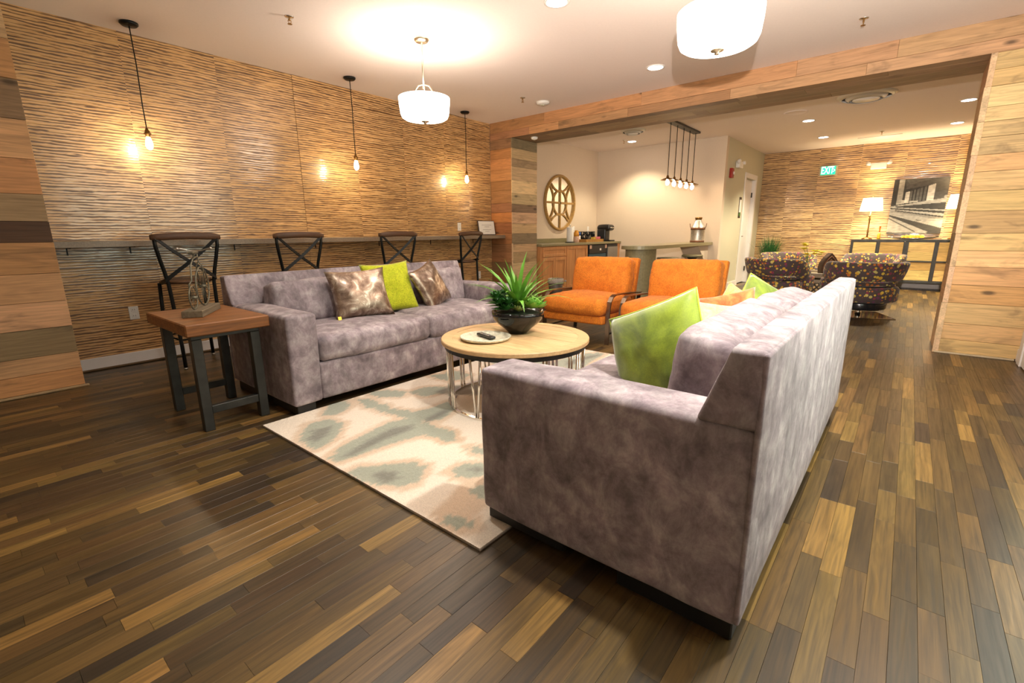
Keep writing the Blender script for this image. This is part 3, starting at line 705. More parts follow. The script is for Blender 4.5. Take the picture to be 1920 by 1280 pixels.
def rug_mesh():
    nx, ny = 220, 145; vs = []; cols = []
    CR_, SG, GY, TN = (0.76, 0.65, 0.53), (0.31, 0.325, 0.255), (0.145, 0.14, 0.115), (0.56, 0.40, 0.265)
    for j in range(ny+1):
        for i in range(nx+1):
            x = RX0+(RX1-RX0)*i/nx; y = RY0+(RY1-RY0)*j/ny
            vs.append((x, y, 0.014 + 0.0015*noise.noise(Vector((x*60, y*60, 0)))))
            mx = x if x < 2.42 else 4.84-x
            jx = 0.045*(noise.noise(Vector((y*55, mx*2, 3)))+0.6*noise.noise(Vector((y*120, mx*3, 8))))
            jy = 0.012*noise.noise(Vector((mx*50, y*50, 11)))
            d = near(RS, mx+jx*0.8, y+jy); dc = near(RC, mx+jx*0.9, y+jy); dt = near(RT, mx+jx, y+jy)
            c = CR_; k = 0.5+0.5*noise.noise(Vector((x*3, y*3, 5)))
            c = tuple(a*(0.9+0.14*k) for a in c)
            tan = max(0, min(1, (0.055-d)/0.03)); tan = max(tan, max(0, min(1, (0.02-dt)/0.03)))
            tan *= 0.55+0.45*k
            c = tuple(a*(1-tan)+b*tan for a, b in zip(c, TN))
            sg = max(0, min(1, (0.006-d)/0.014)); c = tuple(a*(1-sg)+b*sg for a, b in zip(c, SG))
            gy = max(0, min(1, (0.014-dc)/0.04))*0.8; c = tuple(a*(1-gy)+b*gy for a, b in zip(c, GY))
            cols += [*c, 1.0]
    top = len(vs)
    fs = [(j*(nx+1)+i, j*(nx+1)+i+1, (j+1)*(nx+1)+i+1, (j+1)*(nx+1)+i) for j in range(ny) for i in range(nx)]
    ring = [i for i in range(nx+1)] + [j*(nx+1)+nx for j in range(1, ny+1)] + [ny*(nx+1)+i for i in range(nx-1, -1, -1)] + [j*(nx+1) for j in range(ny-1, 0, -1)]
    for k in ring:
        x, y, _ = vs[k]; vs.append((x, y, 0.0)); cols += [0.08, 0.05, 0.035, 1.0]
    n = len(ring)
    for k in range(n): fs.append((ring[k], top+k, top+(k+1) % n, ring[(k+1) % n]))
    me = bpy.data.meshes.new('area_rug'); me.from_pydata(vs, [], fs); me.materials.append(M['rug']); colour(me, cols)
    o = bpy.data.objects.new('area_rug', me); COL.objects.link(o)
    return tag(o, 'cream area rug with blurred sage and grey ikat shapes under the coffee table', 'rug')
rug_mesh()
RUGZ = 0.0155

# ------------------------------------------------------------------ coffee table and what stands on it
def coffee_table():
    t = thing('coffee_table', 'round oak topped coffee table on chrome rods in the middle of the rug', 'table', (2.335, 1.92, RUGZ))
    zt = 0.45-RUGZ
    R0 = 0.485
    bm = B(); lathe(bm, [(R0-0.075, zt-.028), (R0-.004, zt-.028), (R0, zt-.024), (R0, zt-.005), (R0-.004, zt), (R0-.073, zt)], 64, cap=False)
    o = link('rim', bm, 'table_oak', t); colour(o.data, [0.58, 0.375, 0.18, 0.3]*len(o.data.vertices))
    # inner boards of the top
    n = 7; r = R0-0.074
    for k in range(n):
        a, b = -r+2*r*k/n, -r+2*r*(k+1)/n
        pts = []
        for i in range(9): x = a+(b-a)*i/8; pts.append((x+(.0011 if i == 0 else -.0011 if i == 8 else 0), -math.sqrt(max(0, r*r-x*x))))
        pts += [(x, -y) for x, y in pts[::-1]]
        clean = [pts[0]]
        for q in pts[1:]:
            if (q[0]-clean[-1][0])**2+(q[1]-clean[-1][1])**2 > 1e-8: clean.append(q)
        if (clean[0][0]-clean[-1][0])**2+(clean[0][1]-clean[-1][1])**2 < 1e-8: clean.pop()
        bm = B(); prism(bm, clean, zt-.028, zt-.0006-random.random()*.0006)
        o = link('top_board', bm, 'table_oak', t); colour(o.data, [*jit((0.62, 0.415, 0.205), .1), random.random()]*len(o.data.vertices))
    bm = B(); lathe(bm, [(R0-.03, zt-.028), (R0-.022, zt-.028), (R0-.022, zt-.06), (R0-.03, zt-.06), (R0-.03, zt-.028)], 64, cap=False)
    link('apron_band', bm, 'gun_metal', t, False)
    bm = B(); lathe(bm, [(0.435, 0.0), (0.452, 0.0), (0.452, .012), (0.435, .012), (0.435, 0.0)], 64, cap=False); link('base_ring', bm, 'chrome', t)
    g = 12
    def P(an, r, z): return (r*math.cos(an), r*math.sin(an), z)
    for k in range(g):
        a = R_(128) + 2*PI*k/g; bm = B(); kind = k % 4
        if kind == 0:     # three flat straps that curve into the base ring
            for s in (-1, 0, 1):
                b = a+s*.058; strap(bm, [P(b, .455, zt-.05), P(b, .452, .08), P(b, .449, .03), P(b, .440, .009), P(b, .40, .005)], .016, .006, (-math.sin(b), math.cos(b), 0))
            link('strap_group', bm, 'chrome', t); continue
        if kind == 2:     # a V of two rods
            for s in (-1, 1): tube(bm, [P(a+s*.085, .455, zt-.05), P(a+s*.014, .445, .01)], .0075, 8)
        else:
            for s in (-1, 1): tube(bm, [P(a+s*.035, .455, zt-.05), P(a+s*.035, .448, .03), P(a+s*.035, .444, .008)], .0075, 8)
        link('rod_pair', bm, 'chrome', t, True)
    return t
coffee_table()
def serving_plate():
    bm = B(); lathe(bm, [(0.0, 0.006), (0.115, 0.006), (0.14, .012), (0.156, .024), (0.162, .022), (0.15, .006), (0.12, 0.0), (0.0, 0.0)], 40, sx=1.0, sy=1.02)
    o = link('serving_plate', bm, 'ceramic', None, True, (2.135, 2.0, 0.4502)); return tag(o, 'speckled ceramic plate holding the remote control on the coffee table', 'plate')
serving_plate()
def remote():
    t = thing('remote_control', 'black remote control lying in the ceramic plate', 'remote', (2.145, 2.005, 0.462), R_(-105))
    bm = B(); quadbox(bm, -0.085, 0.085, -0.021, 0.021, 0, 0.017, .005); link('case', bm, 'black_plastic', t)
    for i in range(6):
        for j in range(3):
            bm = B(); quadbox(bm, -0.07+i*.023-.006, -0.07+i*.023+.006, (j-1)*.012-.004, (j-1)*.012+.004, .017, .019, .001); link('button', bm, 'galv' if (i+j) % 3 else 'ink', t)
remote()
def planter():
    t = thing('planter_bowl', 'glossy black bowl of artificial succulents and a spiky plant on the coffee table', 'plant', (2.42, 1.965, 0.4502))
    bm = B(); lathe(bm, [(0.0, 0.0), (0.064, 0.0), (0.072, .012), (0.095, .035), (0.135, .066), (0.162, .095), (0.175, .124), (0.177, .15), (0.170, .15), (0.155, .12), (0.0, .115)], 48); link('bowl', bm, 'black_gloss', t, True)
    bm = B(); lathe(bm, [(0.158, .132), (0.12, .146), (0.0, .155)], 24, cap=False); link('moss', bm, 'soil', t, True)
    rnd = random.Random(5)
    sp = bpy.data.objects.new('spiky_plant', None); COL.objects.link(sp); sp.parent = t; sp.location = (0.0, 0.0, 0.15)
    for k in range(34):
        az = k*2.39996+rnd.uniform(-.2, .2); u = k/34
        bm = B(); leaf_blade(bm, (0.012*math.cos(az), .012*math.sin(az), 0), az, R_(86-48*u+rnd.uniform(-6, 6)), rnd.uniform(.32, .43), rnd.uniform(.026, .038), R_(25+52*u+rnd.uniform(-10, 12)))
        link('leaf', bm, 'leaf_a', sp, True)
    def rosette(name, c, mtl, n, ln, wd, e0, e1, drp):
        o = bpy.data.objects.new(name, None); COL.objects.link(o); o.parent = t; o.location = c
        for k in range(n):
            u = k/n; bm = B(); az = k*2.39996
            leaf_blade(bm, (0.006*math.cos(az), .006*math.sin(az), 0), az, R_(e1+(e0-e1)*u), ln*(.55+.45*u), wd*(.6+.4*u), drp, 4, 0.45)
            link('leaf', bm, mtl, o, True)
    # rosettes: lime near-right, pale right-back, deep green left, maroon back-left
    rosette('lime_rosette', (0.0, -0.115, .175), 'leaf_c', 24, .115, .072, 8, 78, -.6)
    rosette('lime_rosette', (0.07, -0.125, .17), 'leaf_c', 16, .085, .06, 12, 75, -.5)
    rosette('pale_rosette', (0.105, -0.07, .20), 'leaf_pale', 20, .085, .042, 8, 80, -.4)
    rosette('pale_rosette', (-0.085, -0.075, .165), 'leaf_pale', 16, .06, .034, 12, 80, -.4)
    for i, (x, y) in enumerate(((-.11, .03), (-.085, .085), (-.12, .085), (-.04, .12), (-.05, .06), (0.0, .13), (-.13, -.01), (-.14, .05), (-.07, .13), (-.02, .08), (-.1, .0))):
        rosette('jade_sprig', (x, y, .17+.035*(i % 3)), 'leaf_b', 15, .085, .042, 0, 80, .1)
    rosette('maroon_rosette', (0.05, .115, .19), 'leaf_red', 14, .07, .03, 10, 75, -.2)
    rosette('jade_sprig', (0.1, .05, .18), 'leaf_b', 12, .07, .032, 5, 80, .2)
    rosette('jade_sprig', (0.11, -.01, .17), 'leaf_b', 12, .07, .032, 5, 80, .2)
planter()

# ------------------------------------------------------------------ side table and bicycle sculpture
def side_table():
    cx, cy = 0.985, 3.27
    t = thing('side_table', 'side table with thick reddish wood top on dark steel legs beside the far sofa', 'table', (cx, cy, 0))
    bm = B(); quadbox(bm, -0.215, 0.225, -0.345, 0.39, 0.572, 0.64, .006); link('tabletop', bm, 'chunk_wood', t)
    for sx in (-1, 1):
        for sy in (-1, 1): link('leg', box(sx*.155-.026, sx*.155+.026, sy*.262-.026, sy*.262+.026, 0, 0.545, .003), 'gun_metal', t)
    for sy in (-1, 1):
        link('apron', box(-.181, .181, sy*.262-.024, sy*.262+.024, 0.545, 0.572, .002), 'gun_metal', t)
        link('stretcher', box(-.129, .129, sy*.262-.02, sy*.262+.02, 0.10, 0.145, .002), 'gun_metal', t)
side_table()
def bicycle():
    t = thing('bicycle_sculpture', 'wire penny farthing bicycle sculpture on a wooden block on the side table', 'sculpture', (0.99, 3.34, 0.6402), math.atan2(.32, .21))
    link('base_block', box(-.19, .17, -.055, .055, 0, .04, .003), 'grey_wood', t)
    def wheel(name, x, z, r, spokes, tr):
        o = bpy.data.objects.new(name, None); COL.objects.link(o); o.parent = t; o.location = (x, 0, z)
        bm = B(); tube(bm, [(r*math.cos(2*PI*k/36), 0, r*math.sin(2*PI*k/36)) for k in range(36)], tr, 8, True); link('rim', bm, 'verdigris', o, True)
        bm = B()
        for k in range(spokes): tube(bm, [(0.012*math.cos(2*PI*k/spokes), 0, 0.012*math.sin(2*PI*k/spokes)), (r*math.cos(2*PI*k/spokes), 0, r*math.sin(2*PI*k/spokes))], .0013, 5)
        link('spokes', bm, 'verdigris', o, True)
        bm = B(); tube(bm, [(0, -.02, 0), (0, .02, 0)], .010, 10); link('hub', bm, 'verdigris', o, True)
    rb, rs_ = .118, .068; zb, zs = .04+rb+.003, .04+rs_+.003
    wheel('front_wheel', .07, zb, rb, 18, .005); wheel('rear_wheel', -.125, zs, rs_, 12, .004)
    bm = B(); tube(bm, [(-.125, 0.012, zs), (-.125, .012, zs+rs_+.012), (-.11, 0, zs+rs_+.03), (-.085, 0, .30), (-.03, 0, .335), (.04, 0, .345), (.065, 0, .335)], .005, 8); link('backbone', bm, 'verdigris', t, True)
    bm = B()
    for s in (-1, 1): tube(bm, [(.07, s*.018, zb), (.066, s*.016, zb+rb+.01), (.062, 0, zb+rb+.035), (.055, 0, .375)], .004, 8)
    tube(bm, [(.07, -.018, zb), (.07, -.035, zb-.03)], .003, 6); tube(bm, [(.07, .018, zb), (.07, .035, zb+.03)], .003, 6)
    link('fork', bm, 'verdigris', t, True)
    bm = B(); tube(bm, [(.02, -.085, .395), (.035, -.07, .392), (.05, -.03, .38), (.055, 0, .378), (.05, .03, .38), (.035, .07, .392), (.02, .085, .395)], .004, 8); sphere(bm, (.02, -.088, .395), .008); sphere(bm, (.02, .088, .395), .008); link('handlebar', bm, 'galv', t, True)
    bm = B(); rbox(bm, (-.01, 0, .37), (.09, .035, .016), .007, 3); tube(bm, [(-.01, 0, .362), (-.01, 0, .338)], .004, 6); link('saddle', bm, 'verdigris', t, True)
bicycle()

# ------------------------------------------------------------------ wall bar, stools, small wall things
def wall_bar():
    t = thing('wall_bar', 'long grey brown bar shelf fixed to the wallpapered wall', 'bar counter', (0, 0, 0))
    bm = B(); quadbox(bm, .541, XB-.004, 4.892, YW-.013, 1.028, 1.078, .003); link('bar_top', bm, 'shelf_top', t)
    for x in (0.66, 1.066, 1.9, 2.75, 3.6, 4.45, 5.3):
        bm = B(); quadbox(bm, x-.004, x+.004, 5.02, YW-.013, 1.02, 1.028); quadbox(bm, x-.004, x+.004, YW-.02, YW-.013, .965, 1.02); link('bracket', bm, 'black_metal', t)
wall_bar()
def stool_proto():
    t = thing('bar_stool', '', 'bar stool', (0, 0, 0), 0, 'cross back stools at the wall bar')
    # local: faces +y (the bar); backrest at -y
    bm = B(); n = 12; pts = [(-.25+.5*i/n, -.17+.03*math.cos(PI*(i/n-.5)*1.0)*-1+.03, 1.0) for i in range(n+1)]
    rows = []
    for i in range(n+1):
        x = -.25+.5*i/n; y = -.185 - .022*(1-(2*i/n-1)**2); hh = .030*(1-abs(2*i/n-1)**6*.35)
        rows.append([bm.verts.new((x, y+.013*a, 1.10+hh*b+.012*(1-(2*i/n-1)**2))) for a, b in ((-1, -.7), (-.4, -1), (.4, -1), (1, -.7), (1, .7), (.4, 1), (-.4, 1), (-1, .7))])
    for A, C in zip(rows, rows[1:]):
        for k in range(8): bm.faces.new([A[k], A[(k+1) % 8], C[(k+1) % 8], C[k]])
    bm.faces.new(rows[0][::-1]); bm.faces.new(rows[-1])
    link('top_rail', bm, 'rail_wood', t, True)
    for s in (-1, 1):
        bm = B(); tube(bm, [(s*.225, -.185, 1.115), (s*.222, -.18, 1.03), (s*.205, -.165, .93), (s*.185, -.15, .83), (s*.168, -.14, .72), (s*.16, -.155, .45), (s*.157, -.175, .2), (s*.16, -.19, .012)], .0145, 10); link('rear_leg', bm, 'black_metal', t, True)
        bm = B(); tube(bm, [(s*.165, .13, .715), (s*.17, .16, .45), (s*.175, .19, .2), (s*.18, .205, .012)], .0145, 10); link('front_leg', bm, 'black_metal', t, True)
        bm = B(); strap(bm, [(s*.225, -.198, 1.10), (s*.12, -.19, 1.0), (0, -.178-.006*s, .90), (-s*.13, -.165, .80), (-s*.185, -.155, .755), (-s*.19, -.05, .73)], .034, .008, (.0, .25, 1)); link('cross_brace', bm, 'black_metal', t)
        for y in (-.19, .205):
            bm = B(); tube(bm, [(s*(.16 if y < 0 else .18), y, 0), (s*(.16 if y < 0 else .18), y, .014)], .015, 10); link('foot_cap', bm, 'galv', t, True)
    bm = B(); lathe(bm, [(0, .715), (.175, .715), (.192, .723), (.192, .737), (.18, .745), (0, .738)], 32); link('seat', bm, 'rail_wood', t, True)
    bm = B(); tube(bm, [(-.158, -.17, .25), (.158, -.17, .25)], .008, 8); tube(bm, [(-.174, .185, .25), (.174, .185, .25)], .008, 8)
    for s in (-1, 1): tube(bm, [(s*.158, -.17, .25), (s*.174, .185, .25)], .008, 8)
    link('foot_rest', bm, 'black_metal', t, True)
    return t
SL_ = ['black cross back bar stool nearest the left, behind the side table', 'second black cross back bar stool from the left, behind the far sofa',
       'third black cross back bar stool from the left, behind the lime pillow', 'black cross back bar stool at the right end of the bar, by the framed notice']
st = stool_proto(); st['label'] = SL_[0]; st.location = (1.335, 4.80, 0); del st['group']
for i, (x, y, rz) in enumerate(((2.29, 4.80, 0.0), (3.50, 4.80, -0.12), (4.67, 4.80, 0.10))): dup(st, (x, y, 0), rz, SL_[i+1])
def notice():
    t = thing('framed_notice', 'white printed notice in a thin dark frame standing on the bar', 'sign', (5.52, 5.08, 1.0785), R_(-4))
    o = link('frame', box(-.175, .175, -.008, .008, 0, .225, .003), 'frame_dark', t, rot=(R_(-10), 0, 0))
    link('paper', box(-.163, .163, -.0095, -.008, .012, .213), 'paper', o)
    bm = B()
    for z, w in ((.155, .10), (.128, .05), (.083, .09), (.058, .045)): quadbox(bm, -w, w, -.0101, -.0095, z-.0025, z+.0025)
    link('print', bm, 'ink', o)
notice()
def outlet(name, label, loc, rz, kind='outlet', w=.07, h=.115, slots=True):
    t = thing(name, label, kind, loc, rz)
    link('plate', box(-w/2, w/2, -.006, 0, -h/2, h/2, .002), 'whitep', t)
    if slots:
        for z in (-.027, .027):
            bm = B(); quadbox(bm, -.017, .017, -.0085, -.006, z-.017, z+.017, .001); link('socket', bm, 'whitep', t)
            bm = B()
            for x in (-.007, .007): quadbox(bm, x-.0012, x+.0012, -.0088, -.0085, z-.004, z+.008)
            link('slots', bm, 'black_plastic', t)
    else:
        bm = B(); quadbox(bm, -.016, .016, -.009, -.006, -.032, .032, .001); link('rocker', bm, 'whitep', t)
outlet('wall_outlet', 'white wall outlet low on the wallpaper left of the side table', (1.008, YW-.0125, .453), 0)
outlet('wall_outlet', 'white outlet plate above the bar beside the framed notice', (5.02, YW-.0125, 1.205), 0)
outlet('wall_outlet', 'white wall outlet low on the wallpaper behind the far sofa arm', (5.42, YW-.0125, .465), 0)
outlet('wall_outlet', 'tall white wall plate behind the amber canister on the kitchen wall', (8.30, YK-.0005, 1.17), 0)
outlet('wall_outlet', 'white wall plate behind the coffee pod rack on the kitchen wall', (8.86, YK-.0005, 1.17), 0)
outlet('light_switch', 'white switch plate low on the corridor wall behind the orange chair', (9.85, YC-.0005, .47), 0, 'switch', slots=False)

# ------------------------------------------------------------------ pendants and drum lamps
def edison(label, x, y):
    t = thing('edison_pendant', label, 'pendant lamp', (x, y, H), 0)
    bm = B(); lathe(bm, [(0, 0), (.062, 0), (.062, -.012), (.05, -.024), (0, -.026)], 28); link('canopy', bm, 'black_metal', t, True)
    bm = B(); tube(bm, [(0, 0, -.02), (.004, 0, -.3), (-.002, 0, -.6), (0, 0, -.78)], .0042, 8); link('cord', bm, 'black_metal', t, True)
    bm = B(); lathe(bm, [(0, -.765), (.009, -.765), (.012, -.78), (.018, -.785), (.018, -.80), (.026, -.803), (.026, -.811), (.018, -.815), (.018, -.835), (0, -.835)], 18); link('socket', bm, 'brass', t, True)
    bm = B(); lathe(bm, [(.012, -.832), (.016, -.845), (.022, -.872), (.026, -.892), (.022, -.915), (.010, -.93), (0, -.932)], 18); link('bulb', bm, 'bulb', t, True)
edison('bare bulb pendant nearest the left end of the bar', 1.27, 4.93)
edison('bare bulb pendant over the middle of the bar', 3.13, 4.83)
edison('bare bulb pendant at the right end of the bar by the timber pillar', 4.97, 4.95)
def drum(label, x, y, r=.222):
    t = thing('drum_pendant', label, 'pendant lamp', (x, y, H), 0)
    bm = B(); lathe(bm, [(0, 0), (.066, 0), (.066, -.012), (.05, -.03), (.012, -.034), (0, -.034)], 28); link('canopy', bm, 'nickel', t, True)
    bm = B(); tube(bm, [(0, 0, -.03), (0, 0, -.395)], .007, 10); link('stem', bm, 'nickel', t, True)
    bm = B()
    for k in range(4):
        a = PI/4+k*PI/2; tube(bm, [(.0, .0, -.36), (.045*math.cos(a), .045*math.sin(a), -.37), (.075*math.cos(a), .075*math.sin(a), -.41), (.08*math.cos(a), .08*math.sin(a), -.46)], .005, 8)
    tube(bm, [(0, 0, -.395), (0, 0, -.665)], .006, 8)
    link('cage', bm, 'nickel', t, True)
    rb = r*.93
    bm = B(); lathe(bm, [(r, -.468), (r*.985, -.53), (rb+.004, -.60), (rb-.008, -.628), (rb-.03, -.642), (.02, -.655), (.02, -.650), (rb-.03, -.637), (rb-.014, -.622), (rb-.003, -.60), (r*.965, -.53), (r-.006, -.468)], 48, cap=False); link('shade', bm, 'shade', t, True)
    bm = B(); lathe(bm, [(0, -.654), (.036, -.654), (.034, -.662), (.012, -.668), (.014, -.678), (0, -.684)], 20); link('finial', bm, 'nickel', t, True)
    lamp('drum_lamp_bulb', 'POINT', (x, y, H-.50), P_DRUM, (1.0, 0.86, 0.72), shadow_soft_size=.05)
drum('white drum pendant hanging over the far sofa', 2.967, 3.452)
drum('white drum pendant cut by the top of the frame', 2.94, 0.96)

def downlight(label, x, y, r=.075, power=None):
    t = thing('downlight', label, 'ceiling light', (x, y, H), 0, None)
    bm = B(); lathe(bm, [(r, 0), (r+.018, 0), (r+.018, -.005), (r, -.007), (r, 0)], 32, cap=False); link('trim_ring', bm, 'whitep', t, True)
    bm = B(); lathe(bm, [(0, -.0025), (r, -.0025), (r, 0), (0, 0)], 32); link('lens', bm, 'disc', t)
    lamp('downlight_or_fill_beam', 'SPOT', (x, y, H-.02), P_DOWN if power is None else power, (1.0, 0.9, 0.78) if power is None else WARMW, aim=(x, y, 0), spot_size=R_(118), spot_blend=.55, shadow_soft_size=.06)
downlight('round recessed light at the top edge of the frame', 3.184, 2.203)
downlight('round recessed light just in front of the timber beam', 4.994, 2.231)
downlight('recessed light in the kitchen corner ceiling above the counter', 8.556, 4.201, power=P_KDOWN*.33)
downlight('recessed light left of centre beyond the beam', 8.835, 1.439, power=P_KDOWN*.7)
downlight('recessed light nearest the exit sign', 10.54, 1.45, power=P_KDOWN*.8)
downlight('recessed light beyond the beam, next to the right timber pillar', 8.888, -0.341, power=P_KDOWN*.7)
downlight('recessed light farthest right, above the picture', 10.619, -0.322, power=P_KDOWN*.8)
# row's next recessed light, then two unseen fill spots added for the sofa
for x, y, pw in ((1.35, 2.2, 1.0), (1.7, 0.05, 3.4), (3.6, -0.3, 0.6)):
    lamp('downlight_or_fill_beam', 'SPOT', (x, y, H-.02), P_DOWN*pw, (0.97, 0.94, 0.86), aim=(x, y, 0), spot_size=R_(118), spot_blend=.55, shadow_soft_size=.06)
def sprinkler(label, x, y, z=H):
    t = thing('sprinkler', label, 'sprinkler', (x, y, z))
    bm = B(); lathe(bm, [(0, 0), (.034, 0), (.030, -.006), (0, -.009)], 20); link('escutcheon', bm, 'chrome', t, True)
    bm = B(); tube(bm, [(0, 0, -.006), (0, 0, -.03)], .007, 8)
    for s in (-1, 1): tube(bm, [(s*.008, 0, -.02), (s*.013, 0, -.034), (0, 0, -.05)], .0028, 6)
    lathe(bm, [(0, -.05), (.017, -.05), (.017, -.053), (0, -.053)], 12); link('deflector', bm, 'brass', t, True)
sprinkler('small ceiling sprinkler left of the far drum pendant', 2.037, 3.888)
sprinkler('small ceiling sprinkler left of the round smoke detector', 4.956, 3.924)
sprinkler('small ceiling sprinkler near the right timber pillar', 5.002, 0.519)
sprinkler('small sprinkler by the kitchen recessed light', 8.36, 4.264)
sprinkler('small sprinkler near the far linear diffuser', 10.623, 0.617)
def detector(label, x, y, z, r):
    t = thing('smoke_detector', label, 'smoke detector', (x, y, z))
    bm = B(); lathe(bm, [(0, 0), (r, 0), (r, -.012), (r*.88, -.028), (r*.45, -.036), (0, -.037)], 32); link('housing', bm, 'whitep', t, True)
    bm = B(); lathe(bm, [(r*.3, -.037), (r*.3, -.042), (0, -.044)], 16, cap=False); link('sensor', bm, 'paint_green', t, True)
detector('white smoke detector on the ceiling just before the beam', 5.281, 3.851, H, .085)
detector('small white detector under the left end of the beam', 5.951, 4.493, 2.49, .05)
def round_vent(label, x, y, r):
    t = thing('round_vent', label, 'vent', (x, y, H))
    bm = B()
    for k, (ra, rb, za, zb) in enumerate(((r, r*.82, 0, -.03), (r*.70, r*.56, -.02, -.055), (r*.46, .0, -.05, -.062))):
        lathe(bm, [(ra, za), (ra, za-.006), (rb, zb-.006), (rb, zb)] if rb > 0 else [(ra, za), (ra*.96, za-.008), (0, zb)], 36, cap=False)
    link('diffuser_cones', bm, 'whitep', t, True)
    bm = B(); lathe(bm, [(0, -.002), (r*.95, -.002), (r*.95, 0), (0, 0)], 32); link('duct_opening', bm, 'gun_metal', t)
round_vent('round ceiling air vent over the kitchen, behind the beam', 7.658, 3.75, .2)
round_vent('large round ceiling air vent in the middle of the back room', 7.708, .66, .31)
def speaker(x, y):
    t = thing('ceiling_speaker', 'flat round white speaker in the back room ceiling', 'speaker', (x, y, H))
    bm = B(); lathe(bm, [(.0, -.004), (.125, -.004), (.135, -.008), (.15, -.006), (.152, 0)], 36, cap=False); link('grille', bm, 'ceiling', t, True)
speaker(8.13, 1.495)
def slot_vent():
    t = thing('linear_vent', 'rectangular ceiling air diffuser close to the far wall', 'vent', (11.25, .67, H))
    bm = B(); quadbox(bm, -.16, .16, -.32, .32, -.008, 0, .002); link('frame', bm, 'ceiling', t)
    for k in range(4):
        bm = B(); bar(bm, (-.11+.073*k, -.29, -.014), (-.11+.073*k, .29, -.014), .045, .006, (0.4, 0, 1)); link('louvre', bm, 'whitep', t)
slot_vent()

# ------------------------------------------------------------------ orange armchairs
def armchair(name, label, loc, rz):
    t = thing(name, label, 'armchair', loc, rz)   # local: faces -x
    bm = B(); rbox(bm, (-.03, 0, .245), (.78, .72, .085), .02, 6, (.004, 0, .004), .003); link('seat_base', bm, 'orange', t, True)
    bm = B(); rbox(bm, (-.10, 0, .375), (.70, .71, .165), .06, 9, (.02, .015, .03), .008, 6, seed=3); link('seat_cushion', bm, 'orange', t, True)
    bm = B(); rbox(bm, (0, 0, .20), (.17, .68, .42), .05, 9, (.045, .012, .012), .014, 7, seed=6); link('back_cushion', bm, 'orange', t, True, loc=(.165, 0, .425), rot=(0, R_(13), 0))
    bm = B(); rbox(bm, (0, 0, .28), (.07, .70, .56), .015, 6, (0.004, 0, 0), .003); link('back_frame', bm, 'orange', t, True, loc=(.275, 0, .28), rot=(0, R_(13), 0))
    for s in (-1, 1):
        y = s*.385
        pts = [(-.36, y, 0.0), (-.36, y, .12), (-.36, y, .26), (-.352, y, .36), (-.33, y, .43), (-.29, y, .475), (-.24, y, .492), (-.1, y, .492), (.1, y, .482), (.37, y, .465)]
        bm = B(); strap(bm, pts, .045, .011, (0, 1, 0)); link('arm_strap', bm, 'strap_metal', t)
        bm = B(); strap(bm, [(.345, y, .466), (.30, y, .25), (.27, y, 0)], .04, .010, (0, 1, 0)); link('rear_leg', bm, 'gun_metal', t)
        bm = B(); bar(bm, (-.355, y, .11), (.285, y, .11), .022, .012); link('side_rail', bm, 'gun_metal', t)
    bm = B(); bar(bm, (-.2, -.385, .2), (-.2, .385, .2), .03, .02); bar(bm, (.26, -.385, .2), (.26, .385, .2), .03, .02); link('cross_rail', bm, 'gun_metal', t)
    return t
ac = armchair('armchair', 'orange tweed armchair with flat metal arms, left one by the planter', (4.50, 2.595, 0), 0.0)
dup(ac, (4.50, 1.68, 0), -0.03, 'orange tweed armchair with flat metal arms, right one behind the green velvet pillow')

# ------------------------------------------------------------------ kitchen
YF = 4.70
def worktop():
    t = thing('worktop', 'olive stone worktop with backsplash along the kitchen wall', 'worktop', (0, 0, 0))
    bm = B(); quadbox(bm, XB2+.01, XK-.003, YF-.04, YK-.002, .882, .922, .003); link('slab', bm, 'counter', t)
    bm = B(); quadbox(bm, XB2+.012, XK-.004, YK-.022, YK-.002, .9225, 1.0, .002); link('backsplash', bm, 'counter', t)
worktop()
def shaker(bm, x0, x1, z0, z1, y, fr=.055):
    """framed door face: frame proud of a recessed panel"""
    quadbox(bm, x0, x1, y-.018, y, z0, z0+fr, .002); quadbox(bm, x0, x1, y-.018, y, z1-fr, z1, .002)
    quadbox(bm, x0, x0+fr, y-.018, y, z0+fr, z1-fr, .002); quadbox(bm, x1-fr, x1, y-.018, y, z0+fr, z1-fr, .002)
    quadbox(bm, x0+fr, x1-fr, y-.004, y, z0+fr, z1-fr)
